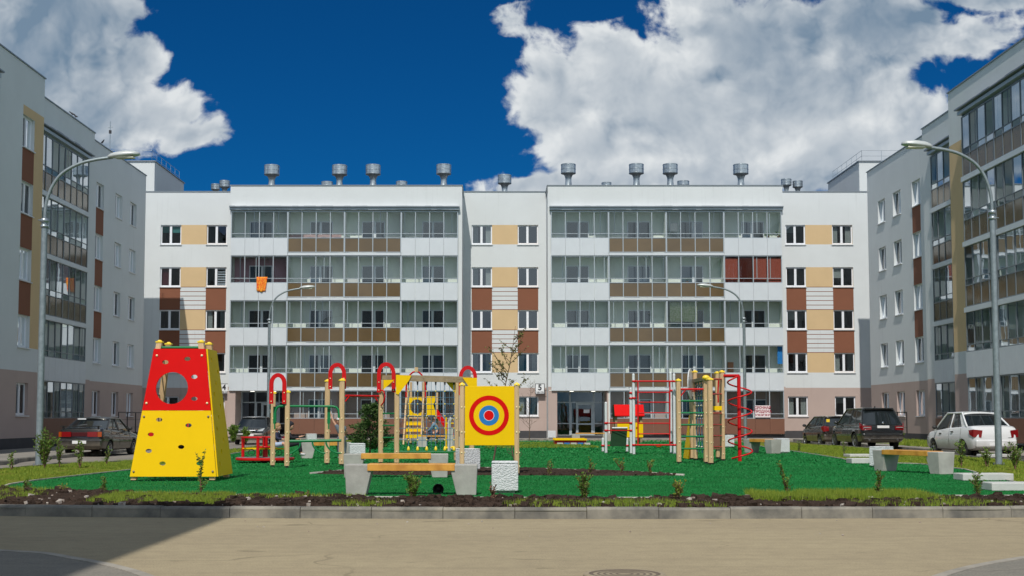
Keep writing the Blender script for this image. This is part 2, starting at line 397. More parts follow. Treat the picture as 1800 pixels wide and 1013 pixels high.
def loggia(fac, par, u0, w, n, zf, pan, d=.12, storey=2.9, pane=None, ends=(True, True), am=None, blind=None):
    """one flat's glazed balcony front"""
    am = am or M['alu']; fr = MB(); top = zf + storey - .16; rail = zf + 1.29; gb = zf + .98; u1 = u0 + w * n; D0, D1 = d - .06, d
    for i in range(n + 1):
        h = .026 if 0 < i < n else .05
        u = u0 + w * i
        a, b = (u, u + h) if i == 0 else ((u - h, u) if i == n else (u - h, u + h))
        fac.box(fr, a, b, zf + .06 if pan == 'brown' else gb, top, D0, D1, am)
    for i in range(n):
        a, b = u0 + w * i + (.05 if i == 0 else .026), u0 + w * (i + 1) - (.05 if i == n - 1 else .026)
        for z, h in ((top - .04, .04), (rail - .025, .025), (gb, .03)) + (((zf + .06, .03),) if pan == 'brown' else ()):
            fac.box(fr, a, b, z, z + h * 1.4, D0 + .004, D1 - .004, am)
        if rb.random() < .35 and n > 2:      # a sliding leaf's stile
            q = a + (b - a) * rb.uniform(.15, .85); fac.box(fr, q - .02, q + .02, rail + .01, top - .04, D0 - .03, D0 - .005, am)
    o = fr.build('loggia_frame', par)
    g = MB()
    for i in range(n):
        a, b = u0 + w * i, u0 + w * (i + 1)
        fac.quad(g, a + .02, b - .02, rail + .01, top - .04, d - .03, pane or M['lglass'], rb.uniform(-.005, .005), rb.uniform(-.006, .006))
        fac.quad(g, a + .02, b - .02, gb + .04, rail - .02, d - .03, pane or M['lglass'], rb.uniform(-.004, .004), rb.uniform(-.004, .004))
    g.build('glazing', o)
    p = MB()
    if pan == 'white':
        for i in range(n): fac.box(p, u0 + w * i + .006, u0 + w * (i + 1) - .006, zf - .14, gb - .005, d - .02, d + .035, M['panel'])
    elif pan == 'brown':
        for i in range(n): fac.quad(p, u0 + w * i + .02, u0 + w * (i + 1) - .02, zf + .10, gb, d - .03, M['brown_glass'], rb.uniform(-.004, .004), rb.uniform(-.006, .006))
    elif pan == 'clad':
        for i in range(n): fac.box(p, u0 + w * i + .006, u0 + w * (i + 1) - .006, zf, gb - .005, d - .02, d + .035, M['brown_panel'])
    if pan: p.build('balustrade', o)
    if blind:
        c = MB()
        for i in range(n): fac.box(c, u0 + w * i + .05, u0 + w * (i + 1) - .05, gb + .05, top - .12, d - .16, d - .13, blind)
        c.build('blind', o)
    return o

def rail_fence(mb, pts, h, step, bars=2, r=.018, m=None):
    m = m or M['black']
    for a, b in zip(pts[:-1], pts[1:]):
        a, b = Vector(a), Vector(b)
        for k in range(bars): z = Vector((0, 0, h * (k + 1) / bars)); mb.tube([a + z, b + z], r, m, 6)
        n = max(1, round((b - a).length / step))
        for i in range(n + 1): p = a + (b - a) * i / n; mb.tube([p, p + Vector((0, 0, h))], r, m, 6)

# ---------------------------------------------------------------- far building facing the camera
B = (0.8, 86.8, 0)
main = thing('apartment_building', 'white five-storey block across the far end, with two glazed balcony blocks and roof ventilators', 'apartment building', B)
fl, fb_ = Fac('front', 86.8, B), Fac('front', 83.9, B)
WB = [1.51, 4.40, 7.26, 10.12, 12.96]; WH = 1.31
LF = [.38 + 2.9 * k for k in range(5)]
wm = MB()
PX = [(-22.41, -21.04, -19.34, -17.98), (-1.63, -.27, 1.44, 2.81), (19.34, 20.66, 22.45, 23.81)]
SEG = [(-34, -17.19), (-2.2, 3.34), (18.54, 38)]
styles = {(0, 4, 0): 'teal', (0, 3, 0): 'maroon', (0, 3, 1): 'stripes', (1, 4, 0): 'curtain', (2, 0, 1): 'half', (1, 1, 1): 'curtain'}
for si, (c, (s0, s1)) in enumerate(zip(PX, SEG)):
    holes, regs = [], []
    for (a, b) in ((c[0], c[1]), (c[2], c[3])):
        for z in WB: holes.append((a, b, z, z + WH))
        for k in (1, 2): regs.append((a, b, WB[k] + WH, WB[k + 1], M['brown']))
    for k in (1, 2, 3, 4): regs.append((c[1], c[2], WB[k], WB[k] + WH, M['tan']))
    for k in (1, 2):
        za, zb = WB[k] + WH, WB[k + 1]
        for j in range(6):
            z = za + (zb - za - .045) * j / 5; regs.append((c[1], c[2], z, z + .045, M['brown']))
    wall_grid(wm, fl, s0, s1, 0, 16.5, holes, regs)
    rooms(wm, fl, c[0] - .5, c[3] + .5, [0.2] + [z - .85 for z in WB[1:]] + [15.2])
    for ci, (a, b) in enumerate(((c[0], c[1]), (c[2], c[3]))):
        for k, z in enumerate(WB): window(fl, main, a, b, z, z + WH, style=styles.get((si, k, ci)))
BL0 = [(-17.19, -2.2, -17.1, .915), (3.34, 18.54, 3.54, .93)]
DEP = .96
for bi, (b0, b1, u0, w) in enumerate(BL0):
    ue = u0 + 16 * w
    wall_grid(wm, fb_, b0, b1, 0, 16.4, [(u0, ue, .3, 14.78, DEP, M['loggia_wall'])])
    # returns of the projecting block and recess floor
    for u in (b0, b1):
        wm.face([fb_(u, 0, 0), fb_(u, 16.4, 0), fb_(u, 16.4, -2.9), fb_(u, 0, -2.9)], M['plaster'])
    fb_.quad(wm, u0 + 4 * w, ue, .3, PINK_Z - .1, -DEP, M['pink']); wm.face([fb_(u0 + 4 * w, .2, .03), fb_(u0 + 4 * w, 3.2, .03), fb_(u0 + 4 * w, 3.2, -DEP), fb_(u0 + 4 * w, .2, -DEP)], M['pink'])
    fb_.quad(wm, u0, ue, PINK_Z - .1, 14.78, -DEP, M['loggia_wall'])
    for k in range(1, 5): fb_.box(wm, u0, ue, LF[k] - .16, LF[k] + .02, -DEP + .01, .05, M['plaster'])
    for k in range(5):
        for j in (4, 8, 12):
            fb_.box(wm, u0 + j * w - .06, u0 + j * w + .06, LF[k] + .03, LF[k] + 2.72, -DEP + .01, .03, M['loggia_wall'])
    # white slab edges under the brown-glass balconies
    for k in range(1, 5): fb_.box(wm, u0 + 4 * w + .02, u0 + 12 * w - .02, LF[k] - .13, LF[k] + .03, .06, .17, M['panel'])
    for k in range(5):
        for j in range(4):
            ent = (k == 0 and j == 0)
            if ent: continue
            pan = 'clad' if k == 0 else ('white' if j in (0, 3) else 'brown')
            bl = M['red_blind'] if (bi == 1 and k == 3 and j == 3) else None
            loggia(fb_, main, u0 + 4 * j * w, w, 4, LF[k], pan, blind=bl)
            balcony_door(fb_, main, u0 + 4 * j * w + 1.9 + (.12 if j % 2 else -.1), LF[k], DEP, j % 2 == 0)
# painted loggia of the flat on the left, and the dark curtain on the right
fb_.box(wm, -17.05, -13.5, LF[3] + .03, LF[3] + 2.7, -DEP + .012, -DEP + .03, M['pinkwall'])
main_wall = wm.build('wall', main)
# roof
rf = MB()
for s0, s1 in SEG:
    rf.box(s0 - B[0], s1 - B[0], 0.02, 12, 16.1, 16.3, M['roofing'])
    fl.box(rf, s0 + .02 if s0 > -30 else s0, s1 - .02, 16.5, 16.55, -.35, .05, M['coping'])
for b0, b1, *_ in BL0:
    rf.box(b0 - B[0], b1 - B[0], -2.88, 12, 16.0, 16.2, M['roofing'])
    fb_.box(rf, b0 - .05, b1 + .05, 16.4, 16.45, -.4, .05, M['coping'])
    for u in (b0, b1):
        fb_.box(rf, u - .05, u + .05, 16.41, 16.445, -3.1, -.41, M['coping'])
rf.box(-34 - B[0], 38 - B[0], 12, 12.2, 0, 16.5, M['plaster'])
roof = rf.build('roof', main)
# ragged metal cap over the top balconies
for b0, b1, u0, w in BL0:
    cp = MB(); n = 40; ue = u0 + 16 * w
    for i in range(n):
        a, b = u0 - .1 + (ue - u0 + .2) * i / n, u0 - .1 + (ue - u0 + .2) * (i + 1) / n
        j0 = rb.uniform(-.02, .02)
        fb_.box(cp, a, b + .004, 14.80, 14.95, .03, .24, M['alu'])
        fb_.box(cp, a, b + .006, 14.955, 15.03 + j0 * .6, .0, .36 + j0, M['coping'])
    fb_.box(cp, u0, ue, 15.04, 15.075, .001, .25, M['white_metal'])
    cp.build('balcony_roof', main)
# raised stair heads with roof railings
for nm, (x0, x1) in (('a', (-33.9, -22.9)), ('b', (24.35, 37.9))):
    t = MB(); zt = 18.55
    inner = x1 if x0 < 0 else x0
    t.box(x0 - B[0], x1 - B[0], .001, 8.2, 16.51, zt, M['plaster'])
    t.box(x0 - .07 - B[0], x1 + .07 - B[0], -.08, 8.3, zt + .002, zt + .07, M['coping'])
    o = t.build('stair_head', main)
    r = MB(); xs = (x1 - .3 - B[0]) if x0 < 0 else (x0 + .3 - B[0]); xe = xs + (-8 if x0 < 0 else 8)
    rail_fence(r, [(xe, .4, zt + .09), (xs, .4, zt + .09), (xs, 8, zt + .09)], .75, 1.3, 2, .012, M['galv'])
    r.build('railing', o)
# ventilators
def vent(x, y, ztop, wd, par, base=16.2, name='roof_ventilator'):
    v = MB(); r = wd / 2; n = 24; h = wd * .66
    prof = [(r * .66, base), (r * .64, base + .38), (r * .50, base + .50), (r * .40, ztop - h - .46), (r * .42, ztop - h - .30), (r * .50, ztop - h - .18), (r * .62, ztop - h - .06), (r, ztop - h)]
    v.lathe([(a, b) for a, b in prof], x, y, M['galv'], n)
    v.lathe([(r * .96, ztop - h), (r, ztop - h + .01), (r, ztop - .01), (r * .97, ztop), (0.0, ztop)], x, y, M['galv'], n, smooth=False)
    for z in (ztop - h + .03, ztop - h * .55, ztop - .07): v.lathe([(r + .001, z), (r + .02, z + .015), (r + .001, z + .03)], x, y, M['galv'], n)
    v.build(name, par)
for px, py, wd, Y in [(478, 291, 1.0, 86.5), (597, 291, 1.0, 86.5), (656, 290.5, .99, 86.5), (780, 290, .98, 86.5), (999, 289, .98, 86.5), (1118.5, 289, .98, 86.5),
                      (1178, 289, .99, 86.5), (1302, 289.5, 1.0, 86.5), (887, 308, .92, 88.5), (395, 318, .70, 90), (379, 324, .62, 92), (575, 320, .82, 93), (706, 319.5, .80, 93),
                      (1066, 321, .7, 93), (1201, 318.5, .85, 93), (1382, 315, .70, 90), (1402, 318.5, .68, 90)]:
    x, z = P(px, py, Y); vent(x - B[0], Y - B[1], z, wd, main)
# entrances
def entrance(u0, u1):
    D = -1.9
    f = MB(); am = M['alu']
    us = [u0, u0 + .95, u0 + 1.08, u1 - .82 - .1, u1 - .75, u1]
    cols = [u0, u0 + .88, u0 + 2.45, u1]
    for i, u in enumerate(cols):
        fb_.box(f, u - .04, u + .05, .2, 3.12, D - .06, D, am)
    for a, b in zip(cols[:-1], cols[1:]):
        for z in (.2, 2.38, 3.06): fb_.box(f, a + .05, b - .04, z, z + .07, D - .05, D - .01, am)
    fb_.box(f, u0 + .05, cols[1] - .04, 1.0, 1.07, D - .05, D - .01, am); fb_.box(f, cols[2] + .05, u1 - .04, 1.0, 1.07, D - .05, D - .01, am)
    fb_.box(f, cols[1] + .05, cols[1] + .12, .27, 2.38, D - .04, D + .01, am); fb_.box(f, cols[1] + .40, cols[1] + .55, .27, 2.38, D - .04, D + .02, am)
    fb_.box(f, cols[1] + .12, cols[1] + .40, 1.0, 1.07, D - .04, D + .01, am)
    fb_.box(f, cols[2] - .18, cols[2] - .04, .27, 2.38, D - .04, D + .02, am)
    fb_.box(f, cols[1] + .55, cols[2] - .18, 2.24, 2.38, D - .04, D + .02, am); fb_.box(f, cols[1] + .55, cols[2] - .18, .95, 1.05, D - .04, D + .02, am); fb_.box(f, cols[1] + .55, cols[2] - .18, .27, .36, D - .04, D + .02, am)
    o = f.build('entrance_door', main)
    g = MB(); fb_.quad(g, u0, u1, .25, 3.1, D - .035, M['glass']); g.build('pane', o)
    h = MB(); c = cols[1] + .62
    h.tube([fb_(c, 1.1, D + .03), fb_(c, 1.12, D + .09), fb_(c, 1.5, D + .09), fb_(c, 1.52, D + .03)], .018, M['galv'], 6); h.build('handle', o)
    n = MB(); fb_.box(n, c + .28, c + .66, 1.72, 1.95, D + .001, D + .012, M['pvc']); n.build('notice', o)
    w = MB()
    fb_.quad(w, u0 - .1, u1 + .1, .2, 3.2, D - 3.0, M['interior'])
    fb_.box(w, u1 + .05, u1 + .30, .2, 3.14, D - .06, .02, M['pink'])
    fb_.box(w, u0 - .55, u0 - .04, .2, 3.14, D - .06, .02, M['pink'])
    fb_.box(w, u0 - .6, u1 + .4, .0, .19, D - 3, .9, M['plinth'])
    fb_.box(w, u0 - .55, u1 + .3, 3.13, 3.17, D - .1, .04, M['loggia_wall'])
    w.build('porch', o)
    L = MB(); lm = mat('porch_lamp', (.9, .9, .85), .4); pb = lm.node_tree.nodes['Principled BSDF']; pb.inputs['Emission Color'].default_value = (1, .95, .85, 1); pb.inputs['Emission Strength'].default_value = 3
    for k in (.8, 2.2): fb_.box(L, u0 + k, u0 + k + .25, 3.10, 3.128, -.7, -.6, lm)
    L.build('ceiling_lamp', o)
entrance(-16.65, -13.55); entrance(3.95, 7.05)

# ---------------------------------------------------------------- side buildings
def side_building(kind, label, steps, base, wins, twins, logs, tan, shead=None):
    """steps: list of (X plane, y0, y1); wins: plain window columns (step, y0, y1); twins: columns with brown panels"""
    th = thing('apartment_building', label, 'apartment building', base)
    sg = 1 if kind == 'left' else -1
    wm = MB(); rfm = MB(); ZT = 16.5
    facs = [Fac(kind, X, base) for X, _, _ in steps]
    back = -sg * 14
    for si, (X, y0, y1) in enumerate(steps):
        fc = facs[si]; holes, regs = [], []
        for (s, a, b) in wins + twins:
            if s == si:
                for z in WB: holes.append((a, b, z, z + 1.38))
        for (s, a, b) in twins:
            if s == si:
                for k in (1, 2, 3): regs.append((a, b, WB[k] + 1.38, WB[k + 1], M['brown']))
        for (s, a, b, z0, z1) in tan:
            if s == si: regs.insert(0, (a, b, z0, z1, M['tan']))
        for (s, a, n, w, proj) in logs:
            if s == si: holes.append((a, a + n * w, .3, 15.05, 1.35))
        wall_grid(wm, fc, y0, y1, 0, ZT, holes, regs, rev=.2)
        for (s, a, b) in wins + twins:
            if s == si:
                rooms(wm, fc, a - .6, b + .6, [0.2] + [z - .85 for z in WB[1:]] + [15.2], 2.5, -.35)
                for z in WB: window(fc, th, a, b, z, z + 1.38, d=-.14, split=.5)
        # end walls
        dx = (steps[si + 1][0] if si + 1 < len(steps) else X - sg * 14)
        wm.face([fc(y1, 0, 0), fc(y1, ZT, 0), Vector((dx, y1, ZT)) - Vector(base), Vector((dx, y1, 0)) - Vector(base)], M['plaster'])
        if si == 0: wm.face([fc(y0, 0, 0), fc(y0, ZT, 0), fc(y0, ZT, -13), fc(y0, 0, -13)], M['plaster'])
        fc.box(rfm, y0, y1, 16.05, 16.2, -13, -.02, M['roofing'])
        fc.box(rfm, y0 - .02, y1 + .05, ZT, ZT + .055, -.3, .05, M['coping'])
        if si == len(steps) - 1: fc.box(rfm, y1 - .25, y1 + .05, ZT + .002, ZT + .053, -13, -.31, M['coping'])
        for (s, a, n, w, proj) in logs:
            if s != si: continue
            e = a + n * w
            fc.quad(wm, a, e, .3, PINK_Z, -1.35, M['pink']); fc.quad(wm, a, e, PINK_Z, 15.05, -1.35, M['loggia_wall'])
            for k in range(5):
                z = LF[k] + .02
                if k: fc.box(wm, a, e, z - .16, z + .02, -1.34, .02 + proj, M['plaster'])
                g = 4 if n % 4 == 0 else n
                for j in range(0, n, g):
                    pan = ('clad', 'white', 'brown', 'brown', 'brown')[k]
                    loggia(fc, th, a + j * w, w, g, z, pan, d=.10 + proj, am=M['alu_dark'], pane=M['sglass'])
                    balcony_door(fc, th, a + (j + g / 2) * w, z, 1.35, k % 2)
                    if j: fc.box(wm, a + j * w - .06, a + j * w + .06, z + .03, z + 2.7, -1.34, .02 + proj, M['loggia_wall'])
                if k > 1: fc.box(wm, a + .01, e - .01, z - .18, z + .04, .04 + proj, .18 + proj, M['panel'])
            if proj > .05:
                for uu in (a, e): fc.box(wm, uu - .03, uu + .03, .35, 14.95, .001, proj + .04, M['alu_dark'])
            cp = MB(); q = int((e - a) / .8)
            for i in range(q):
                p0, p1 = a - .15 + (e - a + .3) * i / q, a - .15 + (e - a + .3) * (i + 1) / q
                fc.box(cp, p0, p1 + .004, 14.83 + .02, 15.0, .03, .22 + proj, M['alu']); j0 = rb.uniform(-.02, .02)
                fc.box(cp, p0, p1 + .006, 15.055, 15.12 + j0, .004, .36 + proj + j0, M['coping'])
            cp.build('balcony_roof', th)
    Xf = steps[-1][0]
    wm.box(*(sorted((Xf - sg * 13 - base[0], Xf - sg * 13.2 - base[0]))), steps[0][1] - base[1], steps[-1][2] - base[1], 0, ZT, M['plaster'])
    wm.build('wall', th); rfm.build('roof', th)
    return th
left_b = side_building('left', 'shaded white apartment block along the left side of the courtyard', [(-20.15, 34, 57.55), (-21.35, 57.55, 68.75), (-21.9, 68.75, 81.05)], (-27, 57, 0),
    [(2, 74.6, 75.95), (2, 77.6, 79.0)], [(2, 71.0, 72.4), (0, 55.0, 56.4)],
    [(1, 60.2, 8, .93, .0), (0, 39.8, 12, .93, .3)], [(0, 55.0, 57.549, 4.40, 14.75)])
right_b = side_building('right', 'pale grey apartment block along the right side of the courtyard, catching grazing sun', [(21.1, 34, 60.2), (22.35, 60.2, 67.8), (22.9, 67.8, 79.95)], (28, 57, 0),
    [(2, 76.4, 77.8), (2, 73.4, 74.85)], [(2, 70.0, 71.4)],
    [(1, 62.6, 4, .93, .0), (0, 42.6, 16, .93, .3)], [(0, 57.9, 60.199, 4.40, 14.0)])
# neighbouring block beyond the left edge of the street, throwing the shadow on the asphalt
nb = thing('apartment_building', 'neighbouring white block beside the street that shades the left of the asphalt', 'apartment building', (-12, -8, 0))
fn = Fac('left', -6.2, (-12, -8, 0)); fn2 = Fac('back', 6.0, (-12, -8, 0)); m = MB()
cols_ = [(-20 + 3.3 * i, -18.6 + 3.3 * i) for i in range(8)]
wall_grid(m, fn, -24, 6.0, 0, 16.5, [(a, b, z, z + 1.38) for a, b in cols_ for z in WB])
wall_grid(m, fn2, -18, -6.2, 0, 16.5, [])
for a, b in cols_:
    for z in WB: window(fn, nb, a, b, z, z + 1.38, style='dark')
rooms(m, fn, -21, 5, [0.2] + [z - .85 for z in WB[1:]] + [15.2], 2.5)
m.box(-6.0, -5.8, -16, 13.98, 0, 16.5, M['plaster']); m.box(-6, 5.8, -16.2, -16.0, 0, 16.5, M['plaster'])
m.build('wall', nb)
m = MB(); m.box(-6, 5.77, -16, 13.95, 16.1, 16.3, M['roofing']); fn.box(m, -24, 6.05, 16.5, 16.58, -.3, .06, M['coping']); m.build('roof', nb)

# railings at the foot of the side buildings
def yard_fence(x, y0, y1, z, label):
    t = thing('metal_railing', label, 'railing', (x, y0, 0)); m = MB(); rail_fence(m, [(0, 0, z), (0, y1 - y0, z)], 1.15, 1.6, 1, .03); m.build('posts', t)
    m = MB(); n = int((y1 - y0) / .55)
    for k in (.35, .75): m.tube([(0, 0, z + k), (0, y1 - y0, z + k)], .012, M['black'], 5)
    m.build('bars', t); return t
yard_fence(-20.0, 69.5, 81, .55, 'thin black railing at the foot of the shaded left block, behind the dark sedan')
yard_fence(21.6, 69, 80, .55, 'thin black railing at the foot of the right block, behind the black suv')
# ============================================================ GROUND
def gmat(name, c1, c2, c3=None, s1=.35, s2=9, rough=.9, bump=.3, bs=80, bd=.01):
    m = bpy.data.materials.new(name); m.use_nodes = True; t = m.node_tree; q = NT(t); b = t.nodes['Principled BSDF']
    b.inputs['Roughness'].default_value = rough; b.inputs['Specular IOR Level'].default_value = .1
    tc = q.n('ShaderNodeTexCoord').outputs['Object']
    a = q.ramp(q.noise(tc, s1, 6, .6), .35, .65); f = q.ramp(q.noise(tc, s2, 6, .65), .35, .68)
    col = q.mix(q.m('MULTIPLY', q.m('ADD', a, f), .5), c1, c2)
    if c3: col = q.mix(q.ramp(q.noise(tc, s2 * 9, 3, .7), .56, .72), col, c3)
    q.put(b.inputs['Base Color'], col)
    bn = q.n('ShaderNodeBump'); bn.inputs['Strength'].default_value = bump; bn.inputs['Distance'].default_value = bd
    q.put(bn.inputs['Height'], q.noise(tc, bs, 5, .7)); q.put(b.inputs['Normal'], bn.outputs[0]); return m
def asphalt(name, c1, c2, tracks=True):
    m = gmat(name, c1, c2, tuple(c * .75 for c in c1), .25, 5, .9, .25, 160, .006)
    t = m.node_tree; q = NT(t); b = t.nodes['Principled BSDF']; old = b.inputs['Base Color'].links[0].from_socket
    tc = q.n('ShaderNodeTexCoord').outputs['Object']; mp = q.n('ShaderNodeMapping'); q.put(mp.inputs[0], tc); mp.inputs['Scale'].default_value = (.25, 3.2, 1); mp.inputs['Rotation'].default_value = (0, 0, .06)
    f = q.ramp(q.noise(mp.outputs[0], 1.3, 7, .65, .4), .42, .72)
    q.put(b.inputs['Base Color'], q.mix(q.m('MULTIPLY', f, .30), old, tuple(c * .78 for c in c2)))
    old = b.inputs['Base Color'].links[0].from_socket
    wn = q.n('ShaderNodeTexNoise'); q.put(wn.inputs['Vector'], tc); wn.inputs['Scale'].default_value = 1.2; wv = q.n('ShaderNodeVectorMath', operation='MULTIPLY_ADD'); q.put(wv.inputs[0], wn.outputs['Color']); wv.inputs[1].default_value = (1.2, 1.2, 0); q.put(wv.inputs[2], tc)
    vr = q.n('ShaderNodeTexVoronoi', feature='DISTANCE_TO_EDGE'); q.put(vr.inputs['Vector'], wv.outputs[0]); vr.inputs['Scale'].default_value = .28
    crk = q.m('MULTIPLY', q.ramp(vr.outputs['Distance'], .002, .006, 1, 0), q.ramp(q.noise(tc, .3, 3), .5, .58))
    ms = q.n('ShaderNodeMapping'); q.put(ms.inputs[0], tc); ms.inputs['Scale'].default_value = (.8, 1.6, 1); st = q.ramp(q.noise(ms.outputs[0], 1.1, 5, .55), .66, .70)
    col = q.mix(q.m('MULTIPLY', crk, .35), old, tuple(c * .3 for c in c2)); col = q.mix(q.m('MULTIPLY', st, .45), col, tuple(c * .5 for c in c2))
    gr = q.ramp(q.noise(tc, 55, 3, .8), .35, .65, .80, 1.12); gc = q.n('ShaderNodeCombineColor'); [q.put(gc.inputs[i], gr) for i in range(3)]
    q.put(b.inputs['Base Color'], q.mix(1.0, col, gc.outputs[0], 'MULTIPLY')); return m
M['street'] = asphalt('dusty_asphalt', (.37, .31, .20), (.29, .24, .16))
M['road'] = gmat('side_asphalt', (.26, .235, .20), (.18, .165, .145), None, .3, 6)
M['walk'] = gmat('pavement', (.27, .25, .22), (.2, .19, .17), None, .4, 5)
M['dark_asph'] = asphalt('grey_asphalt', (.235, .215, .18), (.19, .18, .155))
M['kerb'] = mat('kerb_concrete', (.27, .25, .205), .9, dirt=.9, vs=1.9, col2=(.10, .098, .09), bump=.4, bs=50)
M['edging'] = mat('edging_concrete', (.42, .40, .35), .9, var=.3, vs=6, bump=.3)
M['turf'] = gmat('rubber_turf', (.010, .20, .042), (.003, .085, .014), (.10, .38, .15), .8, 24, .95, .9, 110, .02)
M['soil'] = gmat('soil', (.075, .050, .038), (.035, .024, .018), (.14, .10, .075), 2, 14, 1, 1, 30, .05)
M['lawn'] = gmat('lawn_soil', (.18, .20, .022), (.09, .11, .012), (.16, .14, .06), 1.2, 8, 1, .6, 50, .03)
def sheet(name, poly, z, m, sub=None):
    bm = bmesh.new(); vs = [bm.verts.new((x, y, z)) for x, y in poly]; bm.faces.new(vs); bmesh.ops.triangulate(bm, faces=bm.faces[:])
    me = bpy.data.meshes.new(name); bm.to_mesh(me); bm.free(); me.materials.append(m); o = bpy.data.objects.new(name, me); COL.objects.link(o); return o
def smooth_line(pts, n=6):
    out = []
    P_ = [pts[0]] + list(pts) + [pts[-1]]
    for i in range(1, len(P_) - 2):
        for k in range(n):
            t = k / n; r = []
            for j in (0, 1):
                a, b, c, d = (P_[i + q_][j] for q_ in (-1, 0, 1, 2)); r.append(.5 * (2 * b + (c - a) * t + (2 * a - 5 * b + 4 * c - d) * t * t + (3 * b - a - 3 * c + d) * t ** 3))
            out.append(tuple(r))
    return out + [tuple(pts[-1])]
struct(sheet('ground', [(-900, -300), (900, -300), (900, 1500), (-900, 1500)], -.02, M['walk']))
struct(sheet('street', [(-60, 2.0), (60, 2.0), (60, 19.5), (-60, 19.5)], .0, M['street']))
struct(sheet('road', [(-60, 19.5), (60, 19.5), (60, 33), (20.5, 38), (18.5, 78.6), (-16, 78.6), (-16, 42), (-20, 38.5), (-60, 38)], -.004, M['road']))
# pavements in front of the buildings
pv = MB()
for a, b, c, d in ((-20.1, -15.25, 42.2, 66), (-21.8, -15.25, 66.01, 78.6), (17.95, 21.05, 34, 60), (17.95, 22.8, 60.01, 78.6), (-30, 30, 78.65, 83.6)): pv.box(a, b, c, d, -.05, .11, M['walk'])
pv.prism([(-20.1, 38.4), (-16.5, 38.4), (-14.9, 38.75), (-14.7, 39.6), (-15.1, 41), (-15.25, 42.19), (-20.1, 42.19)], 'z', -.05, .11, M['walk'])
struct(pv.build('pavement'))
kf = smooth_line([(-13.5, 24.5), (-12.9, 21.6), (-11.0, 19.9), (-7.5, 18.95), (-4, 18.5), (0, 18.3), (4.5, 18.38), (7.6, 18.6), (10.8, 19.3), (13.6, 20.7), (15.3, 23), (15.75, 26)])
island = kf + [(15.75, 76), (-10.7, 76), (-10.9, 39.5), (-11.4, 38), (-12.3, 36.5), (-12.5, 32)]
lawn = struct(sheet('lawn', island, .11, M['lawn']))
def strip_solid(mb, line, w, z0, z1, m, seg=None, seed=0):
    """a kerb of stone lengths along a line"""
    rr = random.Random(seed); pts = [Vector((*p, 0)) for p in line]
    for i in range(len(pts) - 1):
        a, b = pts[i], pts[i + 1]; d = (b - a); L = d.length; d.normalize(); nrm = Vector((-d.y, d.x, 0))
        k = max(1, round(L / seg)) if seg else 1
        for j in range(k):
            p, q_ = a + d * (L * j / k + (.004 if seg else -.01)), a + d * (L * (j + 1) / k - (.004 if seg else -.01))
            jz = rr.uniform(-.006, .006) if seg else 0; jn = nrm * (rr.uniform(-.006, .006) if seg else 0)
            sl_ = nrm * .025
            v = [p + jn, q_ + jn, q_ + nrm * w + jn, p + nrm * w + jn]
            vs = [Vector((x.x, x.y, z0)) for x in v] + [Vector((x.x, x.y, z1 + jz - (.03 if idx < 2 else 0))) for idx, x in enumerate(v)] + [Vector(((v[0] + sl_).x, (v[0] + sl_).y, z1 + jz)), Vector(((v[1] + sl_).x, (v[1] + sl_).y, z1 + jz))]
            mb.mesh(vs, [(0, 1, 5, 4), (4, 5, 9, 8), (8, 9, 6, 7), (2, 3, 7, 6), (0, 4, 8, 7, 3), (1, 2, 6, 9, 5), (3, 2, 1, 0)], m)
# resample the kerb in one metre stones
def resample(line, step):
    out = [line[0]]; acc = 0
    for a, b in zip(line[:-1], line[1:]):
        L = math.dist(a, b)
        while acc + L >= step:
            t = (step - acc) / L; a = (a[0] + (b[0] - a[0]) * t, a[1] + (b[1] - a[1]) * t); out.append(a); L = math.dist(a, b); acc = 0
        acc += L
    return out + [line[-1]]
k = MB(); strip_solid(k, resample(kf, 1.0), .16, -.02, .155, M['kerb'], seg=1.2, seed=3)
struct(k.build('kerb'))
k = MB(); strip_solid(k, [(15.75, 26.02), (15.75, 76)], .14, -.02, .15, M['kerb'], seg=1.0, seed=4); strip_solid(k, [(-10.7, 76), (-10.9, 39.5), (-11.4, 38), (-12.3, 36.5), (-12.5, 32), (-13.5, 24.6)], .14, -.02, .15, M['kerb'], seg=1.0, seed=5)
strip_solid(k, resample([(-15.1, 78.5), (-15.1, 42.2), (-14.95, 41), (-14.5, 39.7), (-14.65, 38.75), (-16.5, 38.25), (-20, 38.2)], 1.0)[::-1], .15, -.02, .14, M['kerb'], seg=1.0); strip_solid(k, [(17.8, 34), (17.8, 78)], .15, -.02, .14, M['kerb'], seg=1.0); strip_solid(k, [(-15, 78.5), (17.8, 78.5)], .15, -.02, .14, M['kerb'], seg=1.0)
struct(k.build('kerb'))
# green turf with its concrete edging
ZT = .135
tl = [G(2, 856, ZT), G(14, 852, ZT), G(60, 845, ZT), G(150, 835, ZT), G(240, 825, ZT), G(330, 812, ZT), G(412, 797, ZT), G(520, 781, ZT), G(640, 776.5, ZT), G(900, 775.5, ZT), G(1300, 776, ZT), G(1345, 786, ZT), G(1420, 797, ZT), G(1483, 807, ZT), G(1500, 812, ZT), G(1620, 816, ZT), G(1700, 826, ZT), G(1750, 840, ZT), G(1800, 851, ZT), G(1880, 862, ZT)]
tn = [G(1880, 871, ZT), G(1700, 873, ZT), G(1400, 875.5, ZT), G(900, 876.5, ZT), G(620, 874, ZT), G(440, 872, ZT), G(230, 867.5, ZT), G(60, 861, ZT), G(10, 859, ZT)]
poly = tl + tn
struct(sheet('turf', poly, ZT, M['turf']))
e = MB(); strip_solid(e, tl[::-1] , .07, .05, ZT + .025, M['edging']); strip_solid(e, resample(tn[::-1], 1.0), .09, .05, ZT + .02, M['edging'], seg=1.0, seed=8)
struct(e.build('edging'))
